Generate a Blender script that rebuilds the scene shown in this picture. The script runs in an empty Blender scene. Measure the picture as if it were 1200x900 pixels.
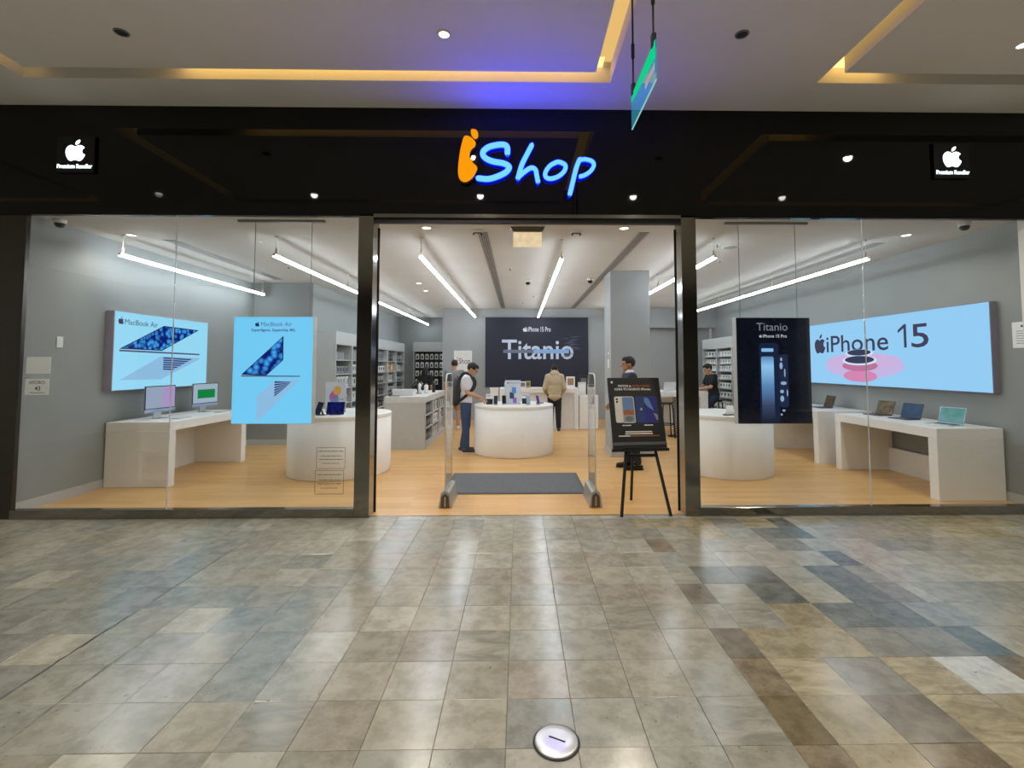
import bpy, bmesh, math, random
from mathutils import Vector, Matrix, Euler
random.seed(7)
SC = bpy.context.scene
COL = SC.collection
PI = math.pi

# ------------------------------------------------------------------ camera
cam_d = bpy.data.cameras.new('camera')
cam = bpy.data.objects.new('camera', cam_d)
COL.objects.link(cam)
cam_d.sensor_width = 36.0
cam_d.lens = 568.0 / 1200.0 * 36.0
cam_d.shift_x = (600 - 617) / 1200.0
cam_d.shift_y = (398 - 450) / 1200.0
cam_d.clip_start = 0.05
r_, d_, f_ = (Vector((0.99987484, -0.01582104, 0.0)), Vector((0.00083445, 0.05273678, -0.9986081)),
              Vector((0.01579901, 0.99848311, 0.05274339)))
cam.matrix_world = Matrix(((r_.x, -d_.x, -f_.x, 0), (r_.y, -d_.y, -f_.y, 0), (r_.z, -d_.z, -f_.z, 1.6), (0, 0, 0, 1)))
SC.camera = cam

# ------------------------------------------------------------------ world and exposure
W = bpy.data.worlds.new('World')
SC.world = W
W.use_nodes = True
W.node_tree.nodes['Background'].inputs[0].default_value = (1.0, 0.95, 0.88, 1)
W.node_tree.nodes['Background'].inputs[1].default_value = 0.22
SC.view_settings.view_transform = 'Standard'
SC.view_settings.look = 'None'
SC.view_settings.gamma = 1.0
SC.view_settings.use_curve_mapping = False
SC.view_settings.exposure = 0.0
LED_TUBE = 30.0          # shop light tubes
SPOT_W = 118.0           # mall ceiling downlights
COVE_W = 2.6             # warm cove strips
SHOPSPOT_W = 52.0

# ------------------------------------------------------------------ materials
def lin(c):
    return tuple(((v / 255.0) / 12.92 if v / 255.0 <= 0.04045 else ((v / 255.0 + 0.055) / 1.055) ** 2.4) for v in c)

MATS = {}
def mat(name, rgb, rough=0.5, metal=0.0, var=0.06, scale=8.0, bump=0.0, spec=0.5, coat=0.0):
    if name in MATS: return MATS[name]
    m = bpy.data.materials.new(name); m.use_nodes = True
    n = m.node_tree.nodes; l = m.node_tree.links
    b = n['Principled BSDF']
    c = lin(rgb)
    tc = n.new('ShaderNodeTexCoord')
    nz = n.new('ShaderNodeTexNoise'); nz.inputs['Scale'].default_value = scale; nz.inputs['Detail'].default_value = 4
    l.new(tc.outputs['Object'], nz.inputs['Vector'])
    rp = n.new('ShaderNodeValToRGB')
    rp.color_ramp.elements[0].position = 0.3; rp.color_ramp.elements[1].position = 0.7
    rp.color_ramp.elements[0].color = (*[v * (1 - var) for v in c], 1)
    rp.color_ramp.elements[1].color = (*[min(1, v * (1 + var)) for v in c], 1)
    l.new(nz.outputs['Fac'], rp.inputs['Fac'])
    l.new(rp.outputs['Color'], b.inputs['Base Color'])
    b.inputs['Roughness'].default_value = rough
    b.inputs['Metallic'].default_value = metal
    b.inputs['Specular IOR Level'].default_value = spec
    b.inputs['Coat Weight'].default_value = coat
    b.inputs['Coat Roughness'].default_value = 0.05
    if bump:
        bp = n.new('ShaderNodeBump'); bp.inputs['Strength'].default_value = bump; bp.inputs['Distance'].default_value = 0.01
        l.new(nz.outputs['Fac'], bp.inputs['Height']); l.new(bp.outputs['Normal'], b.inputs['Normal'])
    MATS[name] = m
    return m

def emit(name, rgb, s=1.0, raw=None):
    if name in MATS: return MATS[name]
    m = bpy.data.materials.new(name); m.use_nodes = True
    n = m.node_tree.nodes; l = m.node_tree.links
    n.remove(n['Principled BSDF'])
    e = n.new('ShaderNodeEmission')
    c = raw if raw else lin(rgb)
    e.inputs[0].default_value = (*c, 1); e.inputs[1].default_value = s
    l.new(e.outputs[0], n['Material Output'].inputs[0])
    MATS[name] = m
    return m

def emit_pattern(name, c1, c2, scale=8.0, kind='voronoi', s=1.0):
    m = emit(name, c1, s)
    n = m.node_tree.nodes; l = m.node_tree.links
    e = [x for x in n if x.type == 'EMISSION'][0]
    tc = n.new('ShaderNodeTexCoord')
    if kind == 'voronoi':
        t = n.new('ShaderNodeTexVoronoi'); t.inputs['Scale'].default_value = scale; o = t.outputs['Distance']
    elif kind == 'wave':
        t = n.new('ShaderNodeTexWave'); t.inputs['Scale'].default_value = scale; t.inputs['Distortion'].default_value = 3; o = t.outputs['Fac']
    else:
        t = n.new('ShaderNodeTexNoise'); t.inputs['Scale'].default_value = scale; o = t.outputs['Fac']
    l.new(tc.outputs['Object'], t.inputs['Vector'])
    rp = n.new('ShaderNodeValToRGB')
    rp.color_ramp.elements[0].position = 0.15; rp.color_ramp.elements[1].position = 0.7
    rp.color_ramp.elements[0].color = (*lin(c1), 1); rp.color_ramp.elements[1].color = (*lin(c2), 1)
    l.new(o, rp.inputs['Fac']); l.new(rp.outputs['Color'], e.inputs[0])
    return m

def glass(name, tint=(0.965, 0.98, 0.98), ior=1.5, rough=0.0, extra=0.0):
    """thin pane: transparent body with a Fresnel mirror on the surface"""
    if name in MATS: return MATS[name]
    m = bpy.data.materials.new(name); m.use_nodes = True
    n = m.node_tree.nodes; l = m.node_tree.links
    n.remove(n['Principled BSDF'])
    t = n.new('ShaderNodeBsdfTransparent'); t.inputs[0].default_value = (*tint, 1)
    g = n.new('ShaderNodeBsdfGlossy'); g.inputs['Roughness'].default_value = rough
    # Schlick: F0 + (1 - F0) * (1 - cos)^5, the same from both sides of the pane
    lw = n.new('ShaderNodeLayerWeight'); lw.inputs[0].default_value = 0.5
    pw_ = n.new('ShaderNodeMath'); pw_.operation = 'POWER'; pw_.inputs[1].default_value = 5.0
    l.new(lw.outputs['Facing'], pw_.inputs[0])
    f0 = ((ior - 1) / (ior + 1)) ** 2 + extra
    a = n.new('ShaderNodeMath'); a.operation = 'MULTIPLY_ADD'; a.inputs[1].default_value = 1 - f0; a.inputs[2].default_value = f0
    l.new(pw_.outputs[0], a.inputs[0])
    mx = n.new('ShaderNodeMixShader'); l.new(a.outputs[0], mx.inputs[0])
    l.new(t.outputs[0], mx.inputs[1]); l.new(g.outputs[0], mx.inputs[2])
    l.new(mx.outputs[0], n['Material Output'].inputs[0])
    MATS[name] = m
    return m

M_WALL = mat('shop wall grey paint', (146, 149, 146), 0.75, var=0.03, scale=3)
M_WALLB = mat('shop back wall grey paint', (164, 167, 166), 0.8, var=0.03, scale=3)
M_CEIL = mat('shop ceiling paint', (198, 194, 186), 0.85, var=0.03, scale=1.5)
M_MCEIL = mat('mall ceiling plaster', (228, 224, 215), 0.85, var=0.03, scale=1.2)
M_WHITE = mat('white laminate', (243, 241, 236), 0.35, var=0.02)
M_WHITE2 = mat('matt white panel', (240, 237, 231), 0.55, var=0.02)
M_GREYLAM = mat('light grey laminate', (186, 187, 184), 0.5, var=0.03)
M_STEEL = mat('polished steel', (146, 143, 136), 0.12, 1.0, var=0.05, scale=3)
M_STEELR = mat('brushed steel', (165, 163, 158), 0.3, 1.0, var=0.06, scale=20)
M_BLACKGLASS = mat('black back painted glass', (3, 3, 4), 0.03, 0, var=0.1, spec=0.38)
M_BLACK = mat('matt black', (14, 13, 13), 0.55)
M_BLACKG = mat('gloss black', (10, 10, 11), 0.2)
M_DARK = mat('dark grey plastic', (44, 44, 46), 0.4)
M_GREYP = mat('mid grey plastic', (120, 120, 118), 0.45)
M_WHITEP = mat('white plastic', (228, 228, 224), 0.35, var=0.02)
M_ALU = mat('aluminium', (190, 190, 192), 0.3, 0.9)
M_PAPER = mat('paper white', (246, 247, 246), 0.7, var=0.02)
M_INK = mat('ink dark', (52, 55, 56), 0.7)
M_GLASS = glass('shop glass')
M_ACRYL = glass('clear acrylic', (0.93, 0.95, 0.95), 1.45)
M_TUBE = emit('lit led tube', (232, 243, 255), LED_TUBE)
M_COVE = emit('warm cove led', None, COVE_W, raw=(1.0, 0.62, 0.17))
M_COVE2 = emit('warm cove led soft', None, 0.85, raw=(0.95, 0.60, 0.2))
M_LAMP = emit('lit downlight', (255, 238, 214), 6.0)
M_SCREENBLUE = emit('backlit pale blue', (158, 226, 255), 1.0)

# ------------------------------------------------------------------ mesh builder
class MB:
    def __init__(self): self.v = []; self.f = []; self.mi = []; self.m = 0
    def add(self, vs, fs):
        o = len(self.v); self.v += [tuple(p) for p in vs]
        self.f += [tuple(i + o for i in f) for f in fs]; self.mi += [self.m] * len(fs); return self
    def mat(self, i): self.m = i; return self
    def box(self, x0, x1, y0, y1, z0, z1, ch=0.0):
        if ch <= 0:
            vs = [(x, y, z) for x in (x0, x1) for y in (y0, y1) for z in (z0, z1)]
            return self.add(vs, [(0, 1, 3, 2), (4, 6, 7, 5), (0, 4, 5, 1), (2, 3, 7, 6), (0, 2, 6, 4), (1, 5, 7, 3)])
        c = min(ch, (x1 - x0) / 2.01, (y1 - y0) / 2.01, (z1 - z0) / 2.01)
        bm = bmesh.new()
        bmesh.ops.create_cube(bm, size=1, matrix=Matrix.Translation(((x0 + x1) / 2, (y0 + y1) / 2, (z0 + z1) / 2)) @ Matrix.Diagonal((x1 - x0, y1 - y0, z1 - z0, 1)))
        bmesh.ops.bevel(bm, geom=bm.edges[:], offset=c, segments=1, affect='EDGES', profile=0.5)
        bm.verts.index_update()
        self.add([v.co for v in bm.verts], [[v.index for v in f.verts] for f in bm.faces]); bm.free(); return self
    def prism(self, pts, y0, y1):
        """pts in (x,z), front at y0"""
        n = len(pts)
        vs = [(p[0], y0, p[1]) for p in pts] + [(p[0], y1, p[1]) for p in pts]
        return self.add(vs, [tuple(range(n)), tuple(range(2 * n - 1, n - 1, -1))] + [(i, i + n, (i + 1) % n + n, (i + 1) % n) for i in range(n)])
    def poly(self, pts, y):
        return self.add([(p[0], y, p[1]) for p in pts], [tuple(range(len(pts)))])
    def lathe(self, prof, n=24, c=(0, 0, 0), closed=False):
        vs = []; fs = []; k = len(prof)
        for i in range(n):
            a = 2 * PI * i / n
            for r, z in prof: vs.append((c[0] + r * math.cos(a), c[1] + r * math.sin(a), c[2] + z))
        for i in range(n):
            j = (i + 1) % n
            for q in range(k - 1): fs.append((i * k + q, j * k + q, j * k + q + 1, i * k + q + 1))
        if prof[0][0] > 1e-6: fs.append(tuple(i * k for i in range(n - 1, -1, -1)))
        if prof[-1][0] > 1e-6: fs.append(tuple(i * k + k - 1 for i in range(n)))
        return self.add(vs, fs)
    def tube(self, pts, r, n=8, r2=None, closed=False, frame=None):
        """sweep a circle (or an ellipse r x r2 with r2 along `frame`)"""
        pts = [Vector(p) for p in pts]; N = len(pts); rings = []
        prev = None
        for i, p in enumerate(pts):
            a = pts[(i - 1) % N] if (closed or i > 0) else p
            b = pts[(i + 1) % N] if (closed or i < N - 1) else p
            t = (b - a).normalized()
            if frame is not None: w = Vector(frame)
            else:
                w = prev if prev is not None else (Vector((0, 0, 1)) if abs(t.z) < 0.9 else Vector((1, 0, 0)))
            u = t.cross(w).normalized(); w2 = u.cross(t).normalized(); prev = w2
            rr = r[i] if isinstance(r, (list, tuple)) else r
            q = r2 if r2 is not None else rr
            rings.append([p + u * rr * math.cos(2 * PI * k / n) + w2 * q * math.sin(2 * PI * k / n) for k in range(n)])
        vs = [v for ring in rings for v in ring]; fs = []
        for i in range(N if closed else N - 1):
            j = (i + 1) % N
            for k in range(n):
                k2 = (k + 1) % n
                fs.append((i * n + k, i * n + k2, j * n + k2, j * n + k))
        if not closed:
            fs.append(tuple(range(n - 1, -1, -1))); fs.append(tuple((N - 1) * n + k for k in range(n)))
        return self.add(vs, fs)
    def bar(self, p, q, w, d=None, up=(0, 0, 1)):
        p, q = Vector(p), Vector(q); d = d or w; t = (q - p).normalized(); upv = Vector(up)
        if abs(t.dot(upv)) > 0.95: upv = Vector((0, 1, 0))
        u = t.cross(upv).normalized(); s = u.cross(t)
        vs = [e + u * a * w / 2 + s * b * d / 2 for e in (p, q) for a, b in ((-1, -1), (1, -1), (1, 1), (-1, 1))]
        return self.add(vs, [(3, 2, 1, 0), (4, 5, 6, 7), (0, 1, 5, 4), (1, 2, 6, 5), (2, 3, 7, 6), (3, 0, 4, 7)])
    def capsule(self, p, rp, q, rq, n=12, k=5):
        p, q = Vector(p), Vector(q); t = (q - p)
        if t.length < 1e-5: t = Vector((0, 0, 1)); 
        t.normalize()
        w = Vector((0, 0, 1)) if abs(t.z) < 0.9 else Vector((1, 0, 0))
        u = t.cross(w).normalized(); s = u.cross(t)
        prof = [(p - t * rp * math.cos(a), rp * math.sin(a)) for a in [PI / 2 * i / k for i in range(1, k + 1)]]
        prof += [(q + t * rq * math.cos(a), rq * math.sin(a)) for a in [PI / 2 * i / k for i in range(k, 0, -1)]]
        vs = [p - t * rp, q + t * rq]; fs = []
        for c, r in prof:
            for i in range(n): vs.append(c + u * r * math.cos(2 * PI * i / n) + s * r * math.sin(2 * PI * i / n))
        L = len(prof)
        for j in range(L - 1):
            for i in range(n):
                i2 = (i + 1) % n
                fs.append((2 + j * n + i, 2 + (j + 1) * n + i, 2 + (j + 1) * n + i2, 2 + j * n + i2))
        for i in range(n):
            i2 = (i + 1) % n
            fs.append((0, 2 + i, 2 + i2)); fs.append((1, 2 + (L - 1) * n + i2, 2 + (L - 1) * n + i))
        return self.add(vs, fs)
    def ball(self, c, r, rot=None, n=16, k=10):
        c = Vector(c); r = (r, r, r) if not isinstance(r, (tuple, list)) else r
        R = Euler(rot).to_matrix() if rot else Matrix.Identity(3)
        vs = []; fs = []
        P = lambda x, y, z: c + R @ Vector((x * r[0], y * r[1], z * r[2]))
        vs.append(P(0, 0, 1)); vs.append(P(0, 0, -1))
        for j in range(1, k):
            a = PI * j / k
            for i in range(n): vs.append(P(math.sin(a) * math.cos(2 * PI * i / n), math.sin(a) * math.sin(2 * PI * i / n), math.cos(a)))
        for j in range(k - 2):
            for i in range(n):
                i2 = (i + 1) % n
                fs.append((2 + j * n + i, 2 + (j + 1) * n + i, 2 + (j + 1) * n + i2, 2 + j * n + i2))
        for i in range(n):
            i2 = (i + 1) % n
            fs.append((0, 2 + i, 2 + i2)); fs.append((1, 2 + (k - 2) * n + i2, 2 + (k - 2) * n + i))
        return self.add(vs, fs)
    def mesh(self, name, mats, smooth=False):
        me = bpy.data.meshes.new(name); me.from_pydata(self.v, [], self.f)
        if not isinstance(mats, (list, tuple)): mats = [mats]
        for m in mats: me.materials.append(m)
        me.polygons.foreach_set('material_index', self.mi)
        if smooth: me.polygons.foreach_set('use_smooth', [True] * len(me.polygons))
        me.update(); return me

def link(name, me, parent=None, loc=(0, 0, 0), rot=(0, 0, 0)):
    o = bpy.data.objects.new(name, me); COL.objects.link(o)
    o.location = loc; o.rotation_euler = rot
    if parent: o.parent = parent
    return o
def obj(name, mb, mats, parent=None, loc=(0, 0, 0), rot=(0, 0, 0), smooth=False):
    return link(name, mb.mesh(name, mats, smooth), parent, loc, rot)
def tag(o, label=None, cat=None, group=None, kind=None):
    if label: o['label'] = label
    if cat: o['category'] = cat
    if group: o['group'] = group
    if kind: o['kind'] = kind
    return o
def thing(name, label, cat, loc=(0, 0, 0), rotz=0.0, group=None, rot=None):
    o = bpy.data.objects.new(name, None); COL.objects.link(o); o.empty_display_size = 0.1
    o.location = loc; o.rotation_euler = rot if rot else (0, 0, rotz)
    return tag(o, label, cat, group)
def struct(name, mb, m, label=None, parent=None):
    o = obj(name, mb, m, parent)
    if parent is None: o['kind'] = 'structure'
    if label: o['label'] = label
    return o
def B(*a, **k): return MB().box(*a, **k)

_text_cache = {}
def text_mesh(s, size, mats, name='lettering', depth=0.0, width=None, space=1.0, align='CENTER', bold=0.0):
    cu = bpy.data.curves.new('t', 'FONT'); cu.body = s; cu.size = size; cu.extrude = depth; cu.align_x = align
    cu.space_character = space; cu.offset = bold; cu.resolution_u = 3
    o = bpy.data.objects.new('t', cu); COL.objects.link(o)
    dg = bpy.context.evaluated_depsgraph_get()
    me = bpy.data.meshes.new_from_object(o.evaluated_get(dg))
    bpy.data.objects.remove(o); bpy.data.curves.remove(cu)
    me.name = name
    if width:
        xs = [v.co.x for v in me.vertices]; w = max(xs) - min(xs)
        for v in me.vertices: v.co.x *= width / w
    me.materials.clear()
    me.materials.append(mats)
    return me
def text(s, size, m, parent, x, y, z, **k):
    """upright lettering facing -y in the parent's frame, baseline at z"""
    return link('lettering', text_mesh(s, size, m, **k), parent, (x, y, z), (PI / 2, 0, 0))

def catmull(pts, n=6, closed=False):
    P = [Vector(p) for p in pts]; N = len(P); out = []
    rng = range(N) if closed else range(N - 1)
    for i in rng:
        if closed: a, b, c, d = P[(i - 1) % N], P[i], P[(i + 1) % N], P[(i + 2) % N]
        else: a, b, c, d = P[max(i - 1, 0)], P[i], P[i + 1], P[min(i + 2, N - 1)]
        for k in range(n):
            t = k / n
            out.append(0.5 * ((2 * b) + (c - a) * t + (2 * a - 5 * b + 4 * c - d) * t * t + (3 * b - a - 3 * c + d) * t ** 3))
    if not closed: out.append(P[-1])
    return out
def ell(cx, cz, rx, rz, n=32): return [(cx + rx * math.cos(2 * PI * i / n), cz + rz * math.sin(2 * PI * i / n)) for i in range(n)]
def rrect(x0, x1, z0, z1, r, n=5):
    out = []
    for cx, cz, a0 in ((x1 - r, z1 - r, 0), (x0 + r, z1 - r, PI / 2), (x0 + r, z0 + r, PI), (x1 - r, z0 + r, 1.5 * PI)):
        for i in range(n + 1):
            a = a0 + PI / 2 * i / n; out.append((cx + r * math.cos(a), cz + r * math.sin(a)))
    return out

APPLE = [(0, .70), (.10, .745), (.22, .77), (.34, .73), (.43, .655), (.345, .58), (.315, .48), (.35, .375), (.455, .30), (.39, .15), (.29, .03), (.19, 0), (.09, .03), (0, .045),
         (-.09, .03), (-.19, 0), (-.29, .04), (-.39, .19), (-.44, .34), (-.45, .5), (-.41, .63), (-.31, .735), (-.2, .77), (-.1, .745)]
LEAF = [(0, .80), (.01, .9), (.08, .99), (.2, 1.03), (.19, .92), (.11, .83)]
def fruit_logo(parent, m, x, z, h, y, depth=0.0, name='fruit_emblem'):
    s = h / 1.03
    mb = MB()
    for src in (APPLE, LEAF):
        pts = [(x + p.x * s, z + p.y * s) for p in catmull([(a, b, 0) for a, b in src], 3, True)]
        if depth: mb.prism(pts, y, y + depth)
        else: mb.poly(pts[::-1], y)
    return obj(name, mb, m, parent)

FY = 5.2        # shop front plane
SZ = 3.28       # shop ceiling
MZ = 4.42       # mall ceiling
XL, XR = -5.45, 5.78

# ================================================================== MALL FLOOR (stone tiles)
def tile_mat(name, base, dark, style='plain', rough=0.19):
    m = bpy.data.materials.new(name); m.use_nodes = True
    n = m.node_tree.nodes; l = m.node_tree.links; b = n['Principled BSDF']
    ge = n.new('ShaderNodeNewGeometry'); oi = n.new('ShaderNodeObjectInfo')
    ad = n.new('ShaderNodeVectorMath'); ad.operation = 'ADD'
    sc = n.new('ShaderNodeVectorMath'); sc.operation = 'SCALE'; sc.inputs[0].default_value = (37.0, 11.0, 5.0)
    l.new(oi.outputs['Random'], sc.inputs['Scale']); l.new(ge.outputs['Position'], ad.inputs[0]); l.new(sc.outputs[0], ad.inputs[1])
    mp = n.new('ShaderNodeMapping'); l.new(ad.outputs[0], mp.inputs['Vector'])
    nz = n.new('ShaderNodeTexNoise'); nz.inputs['Scale'].default_value = 9.0; nz.inputs['Detail'].default_value = 9; nz.inputs['Roughness'].default_value = 0.68
    if style == 'veined': mp.inputs['Scale'].default_value = (0.5, 1.5, 1); nz.inputs['Distortion'].default_value = 0.7
    l.new(mp.outputs[0], nz.inputs['Vector'])
    rp = n.new('ShaderNodeValToRGB'); e = rp.color_ramp.elements
    lo, hi = (0.40, 0.58) if style != 'veined' else (0.38, 0.64)
    e[0].position = lo; e[1].position = hi
    e[0].color = (*lin(dark), 1); e[1].color = (*lin(base), 1)
    l.new(nz.outputs['Fac'], rp.inputs['Fac'])
    hv = n.new('ShaderNodeHueSaturation'); l.new(rp.outputs[0], hv.inputs['Color'])
    mr = n.new('ShaderNodeMapRange'); mr.inputs[3].default_value = 0.83; mr.inputs[4].default_value = 0.95
    l.new(oi.outputs['Random'], mr.inputs[0]); l.new(mr.outputs[0], hv.inputs['Value'])
    # small dark pits and chips of the stone
    vz = n.new('ShaderNodeTexNoise'); vz.inputs['Scale'].default_value = 42.0; vz.inputs['Detail'].default_value = 3
    l.new(ad.outputs[0], vz.inputs['Vector'])
    pr = n.new('ShaderNodeValToRGB'); pr.color_ramp.elements[0].position = 0.25; pr.color_ramp.elements[1].position = 0.31
    pr.color_ramp.elements[0].color = (0.45, 0.43, 0.4, 1); pr.color_ramp.elements[1].color = (1, 1, 1, 1)
    l.new(vz.outputs['Fac'], pr.inputs['Fac'])
    mu = n.new('ShaderNodeMix'); mu.data_type = 'RGBA'; mu.blend_type = 'MULTIPLY'; mu.inputs[0].default_value = 1.0
    l.new(hv.outputs[0], mu.inputs[6]); l.new(pr.outputs[0], mu.inputs[7])
    l.new(mu.outputs[2], b.inputs['Base Color'])
    b.inputs['Specular IOR Level'].default_value = 0.85
    rr = n.new('ShaderNodeMapRange'); rr.inputs[3].default_value = rough - 0.08; rr.inputs[4].default_value = rough + 0.12
    l.new(nz.outputs['Fac'], rr.inputs[0]); l.new(rr.outputs[0], b.inputs['Roughness'])
    bp = n.new('ShaderNodeBump'); bp.inputs['Strength'].default_value = 0.06; bp.inputs['Distance'].default_value = 0.003
    l.new(nz.outputs['Fac'], bp.inputs['Height']); l.new(bp.outputs['Normal'], b.inputs['Normal'])
    return m
TP = {
    'beige': ((172, 167, 147), (151, 146, 126), 'plain'), 'beige2': ((166, 161, 142), (143, 139, 119), 'plain'),
    'greybeige': ((163, 162, 146), (141, 140, 124), 'plain'), 'grey': ((158, 158, 145), (133, 134, 121), 'plain'),
    'light': ((182, 178, 160), (159, 155, 136), 'plain'), 'vein': ((168, 164, 146), (131, 128, 111), 'veined'),
    'pink': ((166, 158, 140), (143, 135, 116), 'plain'), 'tan': ((166, 155, 122), (139, 128, 94), 'plain'),
    'cream': ((182, 171, 136), (139, 126, 92), 'veined'), 'slate': ((118, 120, 109), (93, 95, 84), 'plain'),
    'taupe': ((126, 118, 100), (103, 95, 78), 'plain'), 'olive': ((130, 115, 80), (105, 91, 58), 'plain'),
    'brown': ((142, 127, 98), (111, 98, 74), 'plain'), 'midgrey': ((146, 142, 126), (123, 120, 104), 'plain'),
    'white': ((204, 204, 194), (179, 178, 166), 'plain'), 'stripe': ((170, 166, 147), (137, 134, 117), 'veined'),
}
TM = {k: tile_mat('stone ' + k, *v) for k, v in TP.items()}
TKEYS = list(TP)
floor = struct('floor', B(-10, 10, -7, FY + 0.06, -0.2, -0.006), mat('dark grout', (112, 104, 92), 0.8), 'mall floor of worn polished stone tiles')
xs = [1.16 - 0.3035 * k for k in range(36, 0, -1)] + [1.16, 1.355, 1.66, 1.97, 2.265, 2.575, 2.77, 2.885] + [2.885 + 0.3035 * k for k in range(1, 23)]
ys = [2.115 + 0.3025 * k for k in range(-30, 10)] + [5.14, 5.262]
RIGHT = {  # columns right of the long joint, nearest row first (row starting at y = 1.81)
    36: 'brown olive brown taupe greybeige taupe stripe grey brown midgrey tan'.split(),
    37: 'tan tan cream tan vein stripe slate stripe beige2 beige tan'.split(),
    38: 'brown taupe midgrey tan tan slate slate beige2 beige2 tan tan'.split(),
    39: 'cream cream cream midgrey slate beige greybeige beige stripe grey midgrey'.split(),
    40: 'tan tan white midgrey slate slate slate light midgrey slate cream'.split(),
    41: 'vein stripe brown slate grey midgrey grey slate light slate slate'.split(),
    42: 'grey light light light grey light light light light light light'.split(),
}
r0 = 29   # index of the row that starts at y = 1.8125
rt = random.Random(11)
cells = []
for j in range(len(ys) - 1):
    for i in range(len(xs) - 1):
        yc, xc = (ys[j] + ys[j + 1]) / 2, (xs[i] + xs[i + 1]) / 2
        k = None
        if i in RIGHT and 0 <= j - r0 < 11: k = RIGHT[i][j - r0]
        elif xc < -1.4: k = rt.choice(['greybeige', 'grey', 'greybeige', 'light', 'beige2', 'greybeige', 'grey', 'beige'])
        elif xc < 1.16: k = rt.choice(['beige', 'beige2', 'greybeige', 'beige', 'pink', 'light', 'beige2', 'vein', 'greybeige'])
        elif xc < 4.2: k = rt.choice(['light', 'greybeige', 'beige', 'light', 'grey', 'pink'])
        else: k = rt.choice(['beige', 'tan', 'light', 'beige2', 'cream', 'tan'])
        if yc > 4.2 and xc < -1.4: k = rt.choice([k, 'beige', 'light'])
        if j == len(ys) - 2: k = 'light' if abs(xc) < 1.7 else k
        if abs(xc - 0.1) < 0.15 and 2.1 < yc < 2.4: k = 'grey'
        if abs(xc - 0.1) < 0.4 and abs(yc - 4.95) < 0.2: k = 'light'
        vis = yc > 1.7 and abs(xc) < yc * 1.09 + 0.3
        big = (xs[i + 1] - xs[i]) / (yc * yc)
        cells.append((not vis, -big if vis else 0, i, j, k))
cells.sort()
tile_mesh = {}
rest = MB()
for q, (hid, _, i, j, k) in enumerate(cells):
    w, d = xs[i + 1] - xs[i] - 0.002, ys[j + 1] - ys[j] - 0.002
    xc, yc = (xs[i] + xs[i + 1]) / 2, (ys[j] + ys[j + 1]) / 2
    c = 0.0012
    vs = [(-w / 2, -d / 2, -0.02), (w / 2, -d / 2, -0.02), (w / 2, d / 2, -0.02), (-w / 2, d / 2, -0.02),
          (-w / 2, -d / 2, -c), (w / 2, -d / 2, -c), (w / 2, d / 2, -c), (-w / 2, d / 2, -c),
          (-w / 2 + c, -d / 2 + c, 0), (w / 2 - c, -d / 2 + c, 0), (w / 2 - c, d / 2 - c, 0), (-w / 2 + c, d / 2 - c, 0)]
    fs = [(a, (a + 1) % 4, (a + 1) % 4 + 4, a + 4) for a in range(4)] + [(a + 4, (a + 1) % 4 + 4, (a + 1) % 4 + 8, a + 8) for a in range(4)] + [(8, 9, 10, 11)]
    dz = rt.uniform(-0.0012, 0.0)
    if q < 300 and not hid:
        key = (round(w, 3), round(d, 3), k)
        if key not in tile_mesh: tile_mesh[key] = MB().add(vs, fs).mesh('stone_tile', TM[k])
        link('stone_tile', tile_mesh[key], floor, (xc, yc, dz))
    else:
        rest.mat(TKEYS.index(k)).add([(v[0] + xc, v[1] + yc, v[2] + dz) for v in vs], fs)
rs = obj('stone_tiles_beyond', rest, [TM[k] for k in TKEYS], floor); rs['kind'] = 'stuff'

# broken joint edges of the old stone, filled dark
rc = random.Random(21)
def crack(x, y0, y1, w):
    n = 26; L_, R_ = [], []
    for k in range(n + 1):
        y = y0 + (y1 - y0) * k / n; e = math.sin(PI * k / n) ** 0.5 if 0 < k < n else 0.05
        xx = x + rc.uniform(-.004, .004)
        L_.append((xx - w * e * rc.uniform(.15, 1), y)); R_.append((xx + w * e * rc.uniform(.1, .55), y))
    pts = L_ + R_[::-1]; m = len(pts)
    obj('joint_filler', MB().add([(p[0], p[1], .0004) for p in pts], [(i, m - 1 - i, m - 2 - i, i + 1) for i in range(n)]), mat('joint filler dark', (52, 48, 44), .5), floor)
crack(-2.49, 2.42, 3.3, .012); crack(-2.19, 2.3, 2.95, .006); crack(-2.49, 3.4, 4.4, .005); crack(-3.4, 2.95, 4.6, .004); crack(.249, 2.3, 5.0, .0025)

# steel cover set in the floor
t = thing('floor_cover', 'round domed steel cover plate set in the mall floor', 'floor cover', (0.161, 2.144, 0))
obj('dome', MB().lathe([(0.093, 0.001), (0.0925, 0.007), (0.086, 0.011), (0.05, 0.0155), (0.0001, 0.017)], 40), mat('satin steel', (240, 240, 238), 0.38, 1.0), t, smooth=True)
obj('rim_ring', MB().lathe([(0.1, 0.0005), (0.1, 0.004), (0.094, 0.006), (0.093, 0.001)], 40), M_DARK, t, smooth=True)
obj('slot', MB().bar((-0.03, 0.012, 0.0172), (0.035, -0.02, 0.0168), 0.006, 0.002), M_BLACK, t)

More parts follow.
